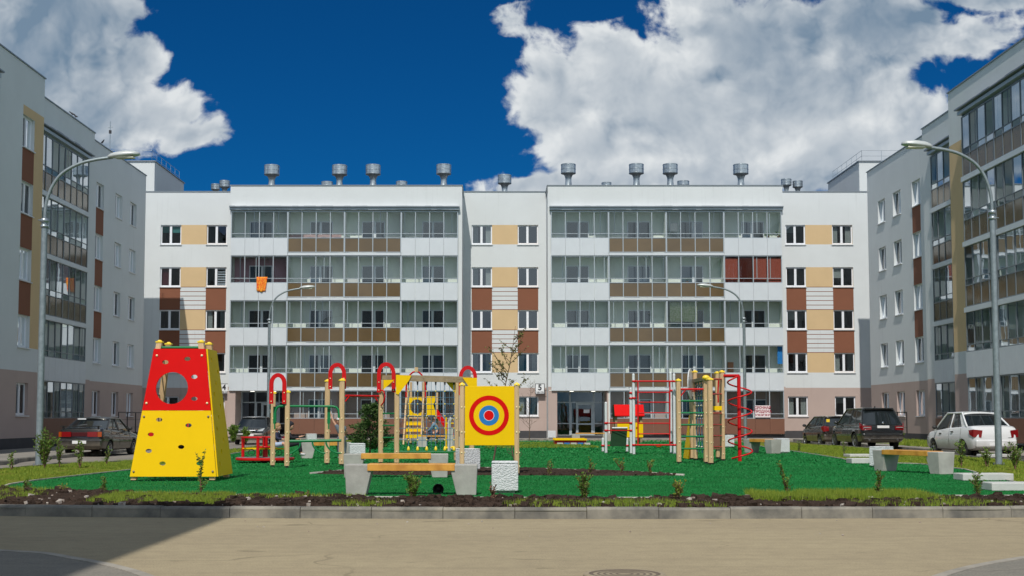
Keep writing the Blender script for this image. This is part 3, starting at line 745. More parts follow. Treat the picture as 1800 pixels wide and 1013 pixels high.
# planting bed inside the turf
bed = [G(548, 833.5, ZT), G(600, 829, ZT), G(700, 826, ZT), G(840, 824, ZT), G(960, 826, ZT), G(1100, 831, ZT), G(1200, 836.5, ZT), G(1060, 836.8, ZT), G(850, 836, ZT), G(700, 836, ZT)]
bm_ = bmesh.new()
def lumpy(name, poly, z, step, amp, m, seed, ny=None):
    """raised crumbly ground inside a polygon"""
    from mathutils import noise
    xs = [p[0] for p in poly]; ys = [p[1] for p in poly]
    def inside(x, y):
        c = False; j = len(poly) - 1
        for i in range(len(poly)):
            xi, yi = poly[i]; xj, yj = poly[j]
            if (yi > y) != (yj > y) and x < (xj - xi) * (y - yi) / (yj - yi) + xi: c = not c
            j = i
        return c
    mb = MB(); x0, x1, y0, y1 = min(xs), max(xs), min(ys), max(ys); nx = int((x1 - x0) / step); nyy = int((y1 - y0) / step); idx = {}; vs = []; fs = []
    def vert(i, j):
        if (i, j) not in idx:
            x, y = x0 + i * step, y0 + j * step
            h = amp * (.45 + .8 * noise.noise((x * 2.5 + seed, y * 2.5, 0)) + 1.1 * abs(noise.noise((x * 9, y * 9, seed))) + .7 * noise.noise((x * 22, y * 22, seed)))
            edge = 1 if inside(x - step * 1.5, y) and inside(x + step * 1.5, y) and inside(x, y - step * 1.5) and inside(x, y + step * 1.5) else 0
            idx[(i, j)] = len(vs); vs.append((x, y, z + (max(h, -.02) if edge else -.03)))
        return idx[(i, j)]
    for i in range(nx):
        for j in range(nyy):
            if inside(x0 + (i + .5) * step, y0 + (j + .5) * step): fs.append((vert(i, j), vert(i + 1, j), vert(i + 1, j + 1), vert(i, j + 1)))
    mb.mesh(vs, fs, m, True); return mb.build(name)
b1 = lumpy('planting_bed', bed, ZT + .015, .07, .035, M['soil'], 3); struct(b1)
e = MB(); strip_solid(e, bed[:7], .05, .1, ZT + .04, M['edging']); struct(e.build('edging'))
front = [(p[0], p[1] + .17) for p in kf if -12.5 < p[0] < 14.5] + [(13.5, 22.2)] + [(p[0], p[1] - .1) for p in tn if -11 < p[0] < 13] + [(-11.5, 22.4)]
# soil verge between kerb and turf with patches of grass left open
sv = lumpy('soil_verge', front, .115, .045, .055, M['soil'], 9); struct(sv)
# dark street corners with their flush kerbs
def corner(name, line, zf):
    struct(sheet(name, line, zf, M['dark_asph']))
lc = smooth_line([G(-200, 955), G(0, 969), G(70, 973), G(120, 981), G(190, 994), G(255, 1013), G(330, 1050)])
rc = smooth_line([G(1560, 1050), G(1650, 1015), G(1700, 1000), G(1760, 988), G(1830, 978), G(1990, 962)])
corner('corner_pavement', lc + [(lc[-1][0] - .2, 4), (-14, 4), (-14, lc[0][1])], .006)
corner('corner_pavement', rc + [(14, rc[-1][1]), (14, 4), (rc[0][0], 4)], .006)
e = MB(); fk = mat('flush_kerb', (.33, .30, .25), .9, var=.3, vs=3)
for ln in (lc, rc):
    for a, b in zip(ln[:-1], ln[1:]):
        d = Vector((b[0] - a[0], b[1] - a[1])).normalized(); n_ = Vector((-d.y, d.x)) * .055
        e.box(0, 1, 0, 1, -.01, .012, fk, T=lambda p, a=a, b=b, n_=n_: Vector((a[0] + (b[0] - a[0]) * p.x + n_.x * (p.y * 2 - 1), a[1] + (b[1] - a[1]) * p.x + n_.y * (p.y * 2 - 1), p.z)))
struct(e.build('flush_kerb'))
# ============================================================ PLAYGROUND
M['wood'] = mat('varnished_post', (.60, .41, .22), .5, var=.22, vs=5, streak=True)
M['plank'] = mat('orange_plank', (.66, .33, .055), .45, vs=4, col2=(.44, .19, .03), streak=False)
M['oldwood'] = mat('weathered_beam', (.30, .225, .13), .7, var=.3, vs=6)
M['yellow'] = mat('yellow_board', (.80, .50, .002), .5, dirt=.18, var=.03, vs=2, spec=.12)
M['red'] = mat('red_board', (.62, .003, .003), .5, dirt=.15, var=.06, vs=2, spec=.12)
M['redp'] = mat('red_paint', (.52, .006, .008), .35, spec=.3)
M['green'] = mat('green_paint', (.008, .17, .055), .35, spec=.3)
M['dkgreen'] = mat('dark_green_board', (.010, .035, .014), .8, var=.2, vs=3, spec=.1)
M['blue'] = mat('blue_paint', (.01, .16, .45), .4)
M['rope'] = mat('blue_rope', (.07, .17, .26), .8)
M['ropew'] = mat('grey_rope', (.45, .45, .42), .85)
M['knot'] = mat('yellow_plastic', (.85, .60, .04), .4)
M['bolt'] = mat('pale_bolt_cap', (.80, .70, .40), .4)
M['whitep'] = mat('white_post', (.62, .64, .65), .35, var=.08, vs=4, coat=.3)
M['concrete'] = mat('smooth_concrete', (.43, .42, .385), .85, vs=2.2, col2=(.31, .30, .275), dirt=.5, bump=.35, bs=25)
M['slate'] = mat('grey_plastic', (.2, .2, .2), .5)
def pebble():
    m = mat('knobbly_white_concrete', (.62, .64, .65), .85, var=.06, vs=5); t = m.node_tree; q = NT(t); b = t.nodes['Principled BSDF']
    tc = q.n('ShaderNodeTexCoord').outputs['Object']; mp = q.n('ShaderNodeMapping'); q.put(mp.inputs[0], tc); mp.inputs['Scale'].default_value = (1, 1, 1.7)
    bn = q.n('ShaderNodeBump'); bn.inputs['Strength'].default_value = 1; bn.inputs['Distance'].default_value = .035
    q.put(bn.inputs['Height'], q.noise(mp.outputs[0], 26, 2, .5, .6)); q.put(b.inputs['Normal'], bn.outputs[0]); return m
M['pebble'] = pebble()

def plate(mb, outer, holes, th, m, T, m_edge=None):
    """flat board with holes; outline in (x,z), thickness towards +y"""
    bm = bmesh.new(); es = []
    for lp in [outer] + holes:
        vs = [bm.verts.new((p[0], 0, p[1])) for p in lp]
        es += [bm.edges.new((vs[i], vs[(i + 1) % len(vs)])) for i in range(len(vs))]
    bmesh.ops.triangle_fill(bm, edges=es, use_beauty=True, use_dissolve=False)
    bm.verts.index_update(); V = [v.co.copy() for v in bm.verts]; Fs = [tuple(v.index for v in f.verts) for f in bm.faces]; bm.free()
    n = len(V)
    vs = [T @ v for v in V] + [T @ (v + Vector((0, th, 0))) for v in V]
    fs = Fs + [tuple(n + k for k in f[::-1]) for f in Fs]; mb.mesh(vs, fs, m)
    k = 0; side = []
    for lp in [outer] + holes:
        L = len(lp); side += [(k + i, k + (i + 1) % L, n + k + (i + 1) % L, n + k + i) for i in range(L)]; k += L
    mb.mesh(vs, side, m_edge or m)
def ell(cx, cz, rx, rz, n=20): return [(cx + rx * math.cos(2 * math.pi * i / n), cz + rz * math.sin(2 * math.pi * i / n)) for i in range(n)]
def slot(cx, cz, w, h): return ell(cx, cz, w, h, 12)

class Kit:
    """places parts from positions on the ground, relative to the thing's base"""
    def __init__(s, name, label, cat, px, py):
        s.o = Vector((*G(px, py, ZT), ZT)); s.th = thing(name, label, cat, s.o)
    def g(s, px, py): x, y = G(px, py, ZT); return Vector((x, y, ZT)) - s.o
    def at(s, px, py, Y): x, z = P(px, py, Y); return Vector((x, Y, z)) - s.o
    def post(s, px, by, ty, w=.12, rz=.25, m=None, cap=True, name='post', bolts=(), dz=0):
        x, y = G(px, by, ZT); zt = P(px, ty, y)[1] - (.05 if cap else 0)
        mb = MB(); T = Matrix.Translation(Vector((x, y, 0)) - Vector((s.o.x, s.o.y, s.o.z))) @ Matrix.Rotation(rz, 4, 'Z'); h = w / 2; c = w * .16
        sec = [(-h + c, -h), (h - c, -h), (h, -h + c), (h, h - c), (h - c, h), (-h + c, h), (-h, h - c), (-h, -h + c)]
        mb.prism(sec, 'z', ZT + .05, zt, m or M['wood'], T)
        mb.box(-h * .6, h * .6, -h * .6, h * .6, ZT - .02, ZT + .06, M['black'], T)
        for bz in bolts: mb.ball((h * 1.02, -h * .2, ZT + bz), .022, M['bolt'], 6, T); mb.ball((-h * .1, -h * 1.05, ZT + bz), .02, M['bolt'], 6, T)
        o = mb.build(name, s.th)
        if cap:
            cb = MB(); h2 = h * 1.18
            cb.prism([(-h2, -h2), (h2, -h2), (h2, h2), (-h2, h2)], 'z', zt, zt + .03, M['knot'], T)
            cb.mesh([T @ Vector(p) for p in ((-h2, -h2, zt + .03), (h2, -h2, zt + .03), (h2, h2, zt + .03), (-h2, h2, zt + .03), (0, 0, zt + .075))], [(0, 1, 4), (1, 2, 4), (2, 3, 4), (3, 0, 4)], M['knot'])
            cb.build('cap', o)
        return Vector((x, y, zt)) - s.o
    def bar(s, name, a, b, r, m, n=8):
        mb = MB(); mb.tube([a, b], r, m, n); return mb.build(name, s.th)

# ---- climbing tower
K = Kit('climbing_tower', 'tall tapered climbing tower, red above and yellow below, with a round hole in its front', 'climbing tower', 305, 846)
Y0 = K.o.y - .0; yf, ybk = -.05, 1.45; zb, zm, zt = .10, 1.40, 2.66
def fx_(px, py): x, z = P(px, py, Y0 - .05); return x - K.o.x, z - K.o.z
BLx, _ = fx_(228, 838); BRx, _ = fx_(380, 838); TLx, zt = fx_(264, 612); TRx, _ = fx_(356, 612); _, zm = fx_(300, 722); _, zb = fx_(300, 838)
lean = .28
def lx(z): return BLx + (TLx - BLx) * (z - zb) / (zt - zb)
def rx(z): return BRx + (TRx - BRx) * (z - zb) / (zt - zb)
def fy(z): return yf + lean * (z - zb) / (zt - zb)
def by(z): return ybk - lean * (z - zb) / (zt - zb)
sh = Matrix(((1, 0, 0, 0), (0, 1, lean / (zt - zb), yf - lean * zb / (zt - zb)), (0, 0, 1, 0), (0, 0, 0, 1)))
hc = fx_(298, 682); hr = .325
low_h = [fx_(p, q) for p, q in ((277, 738), (329, 748), (263, 764), (317, 786), (260, 793), (285, 815), (350, 815))]
up_h = [fx_(p, q) for p, q in ((285, 636), (324, 630), (337, 662), (338, 701))]
m = MB(); plate(m, [(BLx, zb), (BRx, zb), (rx(zm), zm), (lx(zm), zm)], [slot(a, b, .065, .042) for a, b in low_h], .03, M['yellow'], sh); b = m
for a, c in ((lx(zb + .1) + .06, zb + .1), (rx(zb + .1) - .06, zb + .1), (lx(zm - .12) + .06, zm - .12), (rx(zm - .12) - .06, zm - .12)): b.ball(sh @ Vector((a, -.005, c)), .025, M['oldwood'], 6)
b.build('front_panel', K.th)
m = MB(); plate(m, [(lx(zm) , zm + .004), (rx(zm), zm + .004), (TRx, zt), (TLx, zt)], [ell(*hc, hr, hr, 32)] + [slot(a, b, .065, .042) for a, b in up_h], .03, M['red'], sh); b = m
for a, c in ((lx(zm + .15) + .06, zm + .15), (rx(zm + .15) - .06, zm + .15), (TLx + .07, zt - .14), (TRx - .07, zt - .14)): b.ball(sh @ Vector((a, -.005, c)), .025, M['bolt'], 6)
b.build('front_panel', K.th)
# sides and back
kx = (TRx - BRx) / (zt - zb)
shR = Matrix(((0, 1, kx, BRx - kx * zb - .0), (1, 0, 0, 0), (0, 0, 1, 0), (0, 0, 0, 1)))
m = MB(); rs = random.Random(4)
plate(m, [(yf + .05, zb), (ybk, zb), (by(zt), zt), (fy(zt) + .05, zt)], [slot(.2 + .95 * ((i * .37) % 1) * .8 + .1, zb + .25 + i * .235, .045, .05) for i in range(10)], .03, M['yellow'], shR); m.build('side_panel', K.th)
kx2 = (TLx - BLx) / (zt - zb)
shL = Matrix(((0, 1, kx2, BLx - kx2 * zb - .03), (1, 0, 0, 0), (0, 0, 1, 0), (0, 0, 0, 1)))
m = MB()
for i in range(7):
    z = .35 + i * .36; m.tube([(lx(z), fy(z) + .08, z), (lx(z) + .02, by(z) - .08, z + (.05 if i % 2 else -.05))], .014, M['rope'], 6)
for t_ in (.3, .6):
    m.tube([(lx(.3), fy(.3) + t_ * 1.3, .3), (lx(2.5), fy(2.5) + t_ * .8, 2.5)], .012, M['rope'], 6)
m.build('rope_net', K.th)
for i, (sx, sy) in enumerate(((0, 0), (1, 0), (0, 1), (1, 1))):
    X = lambda z, sx=sx: (rx(z) - .10 if sx else lx(z) + .07) - (.0 if sy == 0 else 0)
    Yv = lambda z, sy=sy: (by(z) - .07 if sy else fy(z) + .10)
    m = MB(); za, zc = 0.02, zt + .13; h = .058
    vs = [];
    for z in (za, zc):
        for dx, dy in ((-h, -h), (h, -h), (h, h), (-h, h)): vs.append(Vector((X(z) + dx, Yv(z) + dy, z)))
    m.mesh(vs, [(0, 1, 5, 4), (1, 2, 6, 5), (2, 3, 7, 6), (3, 0, 4, 7), (0, 3, 2, 1), (4, 5, 6, 7)], M['wood'])
    m.tube([(X(0), Yv(0), -.03), (X(0), Yv(0), .06)], .02, M['galv'], 6)
    o = m.build('leg', K.th, bevel=.01)
    c = MB(); c.box(X(zc) - .07, X(zc) + .07, Yv(zc) - .07, Yv(zc) + .07, zc, zc + .03, M['knot']); c.ball((X(zc), Yv(zc), zc + .03), .05, M['knot'], 8, sc=(1, 1, .6)); c.build('cap', o)
m = MB(); m.tube([(TLx + .1, fy(zt) + .1, zt + .03), (TRx - .1, fy(zt) + .1, zt + .03)], .028, M['green'], 8); m.build('top_rail', K.th); m = MB(); m.tube([(TRx - .1, by(zt) - .08, zt + .03), (TLx + .1, by(zt) - .08, zt + .03)], .028, M['green'], 8); m.build('top_rail', K.th)

# ---- arch and rope complex
K = Kit('climbing_complex', 'long timber climbing frame with tall red arches, green bars and a blue rope net', 'climbing frame', 640, 818)
bl = (.15, .35, .9, 1.25)
p1 = K.post(479, 821, 689, bolts=bl); p2 = K.post(504, 822.5, 687, bolts=bl); p3 = K.post(574.5, 817, 668, .135, bolts=bl); p4 = K.post(600, 819, 666.5, .135, bolts=bl)
p5 = K.post(669, 815.5, 668, .13, cap=False, bolts=(.2, .6, .9, 1.2, 1.5)); p6 = K.post(697, 816.5, 690, .13, cap=False, bolts=bl); p7 = K.post(802, 812, 664, .13, cap=False, bolts=bl); p8 = K.post(829, 814, 690, .13, bolts=bl)
def arch(px0, px1, top, bot, Y, n=14):
    a = K.at(px0, bot, Y); b = K.at(px1, bot, Y); t_ = K.at((px0 + px1) / 2, top, Y)
    w = (b.x - a.x) / 2; cx = (a.x + b.x) / 2; bw = .105; hz = w * 1.25; zc = t_.z - hz
    out = [(a.x, a.z)] + [(cx - w * math.cos(math.pi * i / n), zc + hz * math.sin(math.pi * i / n)) for i in range(n + 1)] + [(b.x, b.z), (b.x - bw, b.z)] + \
          [(cx + (w - bw) * math.cos(math.pi * i / n), zc + (hz - bw) * math.sin(math.pi * i / n)) for i in range(n + 1)] + [(a.x + bw, a.z)]
    m = MB(); plate(m, out, [], .035, M['redp'], Matrix.Translation((0, a.y, 0))); b_ = m
    for q in (a, b):
        for dz in (.06, .28): b_.ball((q.x + (bw / 2 if q is a else -bw / 2), a.y - .005, q.z + dz), .018, M['bolt'], 6)
    b_.build('arch', K.th)
yy = p2.y + K.o.y
arch(473, 503, 656, 710, yy - .10); arch(577, 608, 638, 684, p4.y + K.o.y - .0 + .09); arch(662.5, 695, 637, 690, p5.y + K.o.y - .12); arch(806.5, 838.5, 643, 695, p8.y + K.o.y - .10)
def rod(name, pts, r, m, n=8):
    mb = MB(); mb.tube(pts, r, m, n); return mb.build(name, K.th)
Y1 = p2.y + K.o.y; A = lambda px, py, Y=Y1: K.at(px, py, Y)
# upper looped bar, lower bar, quarter arcs
rod('handrail', [A(484, 742), A(484, 724), A(487, 716.5), A(492, 714), A(585, 714.5), A(591, 716), A(595, 721), A(596, 735)], .03, M['green'])
for px in (482, 577):
    mb = MB(); a = A(px - 1.5, 715, Y1 + .1); b = A(px + 3.5, 745, Y1 + .1); mb.box(a.x, b.x, a.y - .02, a.y + .02, b.z, a.z, M['green']); mb.tube([(a.x + .04, a.y, b.z), (a.x + .04, a.y, b.z - .14)], .02, M['green'], 6); mb.build('bracket', K.th)
rod('lower_bar', [A(507, 776), A(600, 774.5)], .036, M['green'])
for x0, x1 in ((549, 572), (573, 599)):
    rod('brace', [A(x0 + (x1 - x0) * (1 - math.cos(R(90 * i / 8))), 776 + 21 * math.sin(R(90 * i / 8))) for i in range(9)], .022, M['green'])
rod('brace', [A(528, 777), A(527, 785), A(522, 791), A(513, 796.5), A(507, 799)], .022, M['green'])
Yr = (p4.y + p5.y) / 2 + K.o.y
rod('red_bar', [K.at(608, 696, p4.y + K.o.y), K.at(668, 697, p5.y + K.o.y)], .032, M['redp'])
rod('brace', [K.at(607, 706, p4.y + K.o.y), K.at(614, 697, p4.y + K.o.y)], .02, M['redp']); rod('brace', [K.at(668, 711, p5.y + K.o.y), K.at(658, 697, p5.y + K.o.y)], .02, M['redp'])
rod('hand_loop', [K.at(670, 686, p5.y + K.o.y - .1), K.at(675, 688, p5.y + K.o.y - .2), K.at(677, 697, p5.y + K.o.y - .22), K.at(674, 708, p5.y + K.o.y - .2), K.at(670, 713, p5.y + K.o.y - .1)], .02, M['redp'])
for py in (727, 748, 769.5, 790.5): rod('rung', [K.at(671, py, p5.y + K.o.y), K.at(694, py, p6.y + K.o.y)], .02, M['green'])
# beam, gussets, net
Y6 = p6.y + K.o.y
mb = MB(); a, b = K.at(697, 659, Y6), K.at(830, 665, Y6)
for k in range(2): mb.box(0, 1, -.06 , .06, k * .085, k * .085 + .08, M['oldwood'], T=lambda p: Vector((a.x + (b.x - a.x) * p.x, a.y + p.y, min(a.z, b.z) - .13 + (a.z - b.z) * (1 - p.x) * .6 + p.z)))
mb.build('beam', K.th)
mb = MB(); a2 = K.at(672, 660, Y6 + .5); mb.box(a2.x, a.x + .2, a2.y - .06, a2.y + .06, a2.z - .12, a2.z, M['oldwood']); mb.build('beam', K.th)
for pts in ([(696, 659), (723, 660.5), (719, 669), (700, 694), (696, 692)], [(813, 664), (838.5, 664.5), (838.5, 683), (826, 683)]):
    mb = MB(); q = [K.at(x, y, Y6 - .09) for x, y in pts]; plate(mb, [(p.x, p.z) for p in q], [], .03, M['yellow'], Matrix.Translation((0, q[0].y, 0))); mb.build('gusset', K.th)
for pts in ([(693, 668), (674, 685), (674, 668)], [(783, 671), (801, 692), (801, 671)]):
    mb = MB(); q = [K.at(x, y, Y6 + .1) for x, y in pts]; plate(mb, [(p.x, p.z) for p in q], [], .03, M['yellow'], Matrix.Translation((0, q[0].y, 0))); mb.build('gusset', K.th)
mb = MB(); rk = random.Random(5)
XS = [718, 734, 750, 766, 782, 798]; HS = [688, 710.5, 731.5, 753, 773.5]
for xx in XS: mb.tube([K.at(xx + rk.uniform(-.6, .6), y, Y6) for y in (668, 688, 710, 731, 753, 774, 792)], .011, M['rope'], 6)
for yy_ in HS: mb.tube([K.at(xx, yy_ + rk.uniform(-.5, .5), Y6) for xx in (702, 718, 734, 750, 766, 782, 800)], .010, M['rope'], 6)
for xx in (705, 726, 742, 758, 774, 790): mb.tube([K.at(xx, y, Y6 + .7) for y in (668, 792)], .007, M['rope'], 6)
for yy_ in (699, 720, 742, 764): mb.tube([K.at(702, yy_, Y6 + .7), K.at(800, yy_, Y6 + .7)], .006, M['rope'], 6)
for xx in XS:
    for yy_ in HS: mb.ball(K.at(xx, yy_, Y6), .022, M['knot'], 6)
    q = K.at(xx, 791, Y6); mb.lathe([(.012, q.z + .1), (.035, q.z + .05), (.045, q.z), (.02, q.z - .03)], q.x, q.y, M['knot'], 8)
    q = K.at(xx, 671, Y6); mb.lathe([(.03, q.z + .06), (.03, q.z), (.015, q.z - .1)], q.x, q.y, M['black'], 8)
o = mb.build('rope_net', K.th)
rod('foot_rail', [K.at(700, 794, Y6), K.at(803, 794, Y6)], .018, M['green'])

# ---- target board
K = Kit('target_board', 'yellow square board with a red, yellow and blue bullseye between two timber posts', 'target board', 860, 836)
def T_(px, py): return K.at(px, py, K.o.y)
for px in (812, 908.5):
    x, y = K.o.x, K.o.y
    K.post(px, 836, 674, .105, rz=.0, bolts=(.2, .5, .95, 1.5, 2.0))
mb = MB(); a, b = T_(817, 783), T_(904.5, 679); mb.box(a.x, b.x, -.02, .02, a.z, b.z, M['yellow']); bd = mb.build('board', K.th, bevel=.004)
c = T_(859.5, 730.5); s_ = (b.x - a.x) / 87.5
for i, (ro, ri, mm) in enumerate(((35, 27, M['red']), (17.5, 9.2, M['blue']), (9.3, 8.6, M['pvc']), (8.6, 0, M['red']))):
    mb = MB(); n = 48; ro *= s_; ri *= s_
    if ri: mb.mesh([(c.x + r * math.cos(2*math.pi*k/n), -.0245 - i*.0012, c.z + r * math.sin(2*math.pi*k/n)) for r in (ro, ri) for k in range(n)], [(k, (k+1)%n, n+(k+1)%n, n+k) for k in range(n)], mm)
    else: mb.mesh([(c.x + ro * math.cos(2*math.pi*k/n), -.0245 - i*.0012, c.z + ro * math.sin(2*math.pi*k/n)) for k in range(n)], [tuple(range(n))], mm)
    mb.build('ring' if ri else 'bullseye', bd)

# ---- playhouse with slide, far behind the rope net
K = Kit('slide_tower', 'timber slide tower with yellow panels, round window, yellow steps and a red slide', 'slide', 735, 781)
YS = K.o.y
def Q(px, py, d=0): return K.at(px, py, YS + d)
for px, t_, d in ((717, 682, 0), (744, 672, 0), (768, 690, 1.2), (722, 672, 1.2)):
    K.post(px, 781 - d * .6, t_, .11, rz=0, cap=False)
for dd in (0, .12):
    pts = [(714 + 17 + 17 * -math.cos(math.pi * i / 10), 684 - 31 * math.sin(math.pi * i / 10)) for i in range(11)]
    rod('arch', [Q(714, 700, dd)] + [Q(x, y, dd) for x, y in pts] + [Q(748, 700, dd)], .04, M['redp'])
mb = MB(); a = Q(732, 654); mb.box(a.x - .08, a.x + .08, -.08, .08, a.z, a.z + .22, M['wood']); mb.build('finial', K.th)
mb = MB(); pts = [Q(719, 731), Q(745, 731), Q(745, 698), Q(719, 698)]; c = Q(733, 715); plate(mb, [(p.x, p.z) for p in pts], [ell(c.x, c.z, .33, .35, 20)], .03, M['yellow'], Matrix.Translation((0, -.1, 0))); mb.build('window_panel', K.th)
mb = MB(); pts = [Q(749, 730), Q(767, 730), Q(768, 726), Q(764, 719), Q(762, 712), Q(765, 705), Q(768, 700), Q(766, 697), Q(749, 697)]; plate(mb, [(p.x, p.z) for p in pts], [], .03, M['yellow'], Matrix.Translation((0, -.14, 0))); mb.build('side_panel', K.th)
mb = MB(); a, b = Q(717, 733), Q(768, 733); mb.box(a.x, b.x, -.05, 1.2, a.z - .08, a.z, M['wood']); mb.build('deck', K.th)
for k, (py, d) in enumerate(((741, -.5), (752, -.75), (763, -1.0))):
    mb = MB(); a, b = Q(716, py), Q(743, py); mb.box(a.x, b.x, d - .25, d + .08, a.z - .08, a.z, M['yellow']); mb.box(a.x, b.x, d - .25, d - .22, a.z - .18, a.z - .081, M['yellow']); mb.build('step', K.th)
for px in (714.5, 744.5):
    mb = MB(); a, b = Q(px, 700), Q(px - 2, 778); mb.tube([(a.x, -.15, a.z), (b.x, -1.35, .0)], .05, M['wood'], 6); mb.build('stringer', K.th)
mb = MB(); a, b = Q(768, 728), Q(800, 775)
for off in (0, 0.55):
    mb.mesh([(a.x, -.1 + off, a.z + .25), (a.x, -.1 + off, a.z - .15), (b.x, -.1 + off, b.z - .05), (b.x, -.1 + off, b.z + .2), (a.x, -.06 + off, a.z + .25), (a.x, -.06 + off, a.z - .15), (b.x, -.06 + off, b.z - .05), (b.x, -.06 + off, b.z + .2)], [(0,1,2,3), (7,6,5,4), (0,3,7,4), (1,5,6,2)], M['red'])
mb.mesh([(a.x, -.06, a.z - .05), (a.x, .5, a.z - .05), (b.x, .5, b.z), (b.x, -.06, b.z)], [(0, 1, 2, 3)], M['galv']); mb.build('slide', K.th)
# ---- swing / exerciser with yellow frame
K = Kit('exercise_machine', 'small yellow and grey standing exercise machine behind the rope net', 'exercise machine', 793, 795)
YS = K.o.y
rod('frame', [Q(784, 790), Q(784, 737), Q(785, 734)], .03, M['yellow']); rod('frame', [Q(799, 790), Q(799, 740), Q(797, 737)], .03, M['yellow']); rod('base', [Q(783, 788), Q(801, 786)], .05, M['yellow'])
rod('post', [Q(789.5, 795), Q(790, 742), Q(792, 737), Q(794, 735)], .07, M['ropew']); rod('arm', [Q(782, 744.5), Q(800, 744.5)], .025, M['yellow']); rod('arm', [Q(794, 790), Q(795, 752)], .04, M['ropew'])

# ---- merry-go-round
K = Kit('merry_go_round', 'red roundabout with yellow seat boards and a low round deck', 'merry-go-round', 466, 813)
mb = MB(); mb.lathe([(0, .06), (.80, .06), (.83, .08), (.83, .13), (.80, .145), (0, .145)], 0, 0, M['redp'], 40, smooth=False); mb.lathe([(0, .149), (.79, .149)], 0, 0, M['slate'], 40); mb.lathe([(.12, -.01), (.12, .06)], 0, 0, M['black'], 12); mb.build('deck', K.th)
mb = MB(); mb.tube([(0, 0, .14), (0, 0, .70)], .075, M['redp'], 16); mb.lathe([(.076, .42), (.24, .42), (.24, .46), (.076, .46)], 0, 0, M['redp'], 20); mb.build('hub', K.th)
for k in range(4):
    t = R(172 + 90 * k); c, s_ = math.cos(t), math.sin(t)
    mb = MB(); mb.tube([(.66 * c, .66 * s_, .14), (.66 * c, .66 * s_, .69)], .045, M['redp'], 10); mb.tube([(.04 * c, .04 * s_, .71), (.72 * c, .72 * s_, .71)], .022, M['redp'], 8); mb.build('seat_post', K.th)
    mb = MB(); mb.tube([(.05 * c, .05 * s_, .38), (.69 * c, .69 * s_, .38)], .012, M['yellow'], 6)
    mb.box(.08, .66, -.15, .05, .385, .41, M['yellow'], T=Matrix.Rotation(t, 4, 'Z')); mb.build('seat', K.th)
    rod('hand_ring', [(.4 * c + .1 * math.cos(x) * c, .4 * s_ + .1 * math.cos(x) * s_, .28 + .08 * math.sin(x)) for x in [i * math.pi / 6 for i in range(13)]], .012, M['black'], 6)
rod('top_rail', [(.66 * math.cos(R(a_)), .66 * math.sin(R(a_)), .71) for a_ in range(82, 273, 10)], .022, M['redp'])
MGR = K.o.copy()

# ---- white-post gym with red bars
K = Kit('gymnastics_frame', 'gym set of white round posts with red bars, ladder and a dark green incline board', 'gymnastics frame', 1120, 798)
def rpost(px, by_, ty, r=.05):
    x, y = G(px, by_, ZT); z = P(px, ty, y)[1] - ZT; x -= K.o.x; y -= K.o.y; mb = MB(); mb.tube([(x, y, 0), (x, y, z - .04)], r, M['whitep'], 14); mb.ball((x, y, z - .04), r, M['whitep'], 12); mb.tube([(x, y, 0), (x, y, .02)], r * 1.3, M['slate'], 12)
    mb.build('post', K.th); return x, y
g1 = rpost(1060, 794, 770); g2 = rpost(1065.5, 796.5, 707); g3 = rpost(1102.5, 794, 770); g4 = rpost(1109.5, 797.5, 682); g5 = rpost(1114.5, 799, 657); g6 = rpost(1180, 797, 654); g7 = rpost(1186, 798.5, 657)
Yg = g5[1] + K.o.y; Q = lambda px, py, Y=None: K.at(px, py, Y or Yg)
def clamp(px, py, Y, r=.07):
    q = K.at(px, py, Y); mb = MB(); mb.lathe([(.05, q.z - .035), (r, q.z - .035), (r, q.z + .035), (.05, q.z + .035)], q.x, q.y, M['redp'], 12); mb.build('clamp', K.th)
for py in (670.5, 782.5): rod('bar', [Q(1114, py), Q(1186, py)], .03, M['redp']); clamp(1114.5, py, Yg); clamp(1186, py, Yg)
for py in (690, 707.5, 726, 744.5, 763): rod('rung', [Q(1121.5, py), Q(1177.5, py)], .022, M['redp'])
for px in (1121.5, 1177.5): rod('upright', [Q(px, 671), Q(px, 782)], .024, M['redp'])
Y2 = g2[1] + K.o.y; Y4 = g4[1] + K.o.y
for py in (744, 757): rod('bar', [Q(1065, py, Y2), Q(1110, py, Y4)], .022, M['redp']); clamp(1065.5, py, Y2); clamp(1109.5, py, Y4)
for px, py, Y in ((1109.5, 691, Y4), (1109.5, 700.5, Y4), (1114.5, 700, Yg), (1180, 687, g6[1] + K.o.y), (1180, 778, g6[1] + K.o.y), (1060, 783.5, g1[1] + K.o.y), (1102.5, 783.5, g3[1] + K.o.y)): clamp(px, py, Y)
rod('bar', [Q(1060, 783.5, g1[1] + K.o.y), Q(1103, 783.5, g3[1] + K.o.y)], .022, M['redp'])
mb = MB(); q = [Q(1076, 753.5, Y2), Q(1103, 753.5, Y2), Q(1097, 784, Y2), Q(1069, 784, Y2)]
for p, dy in zip(q, (.0, .0, -.75, -.75)): p.y += dy
n_ = Vector((0, .03, .02)); mb.mesh(q + [p + n_ for p in q], [(0,1,2,3), (7,6,5,4), (0,4,5,1), (1,5,6,2), (2,6,7,3), (3,7,4,0)], M['dkgreen'])
mb.tube([q[0] + n_, q[1] + n_], .03, M['whitep'], 8); mb.build('incline_board', K.th)

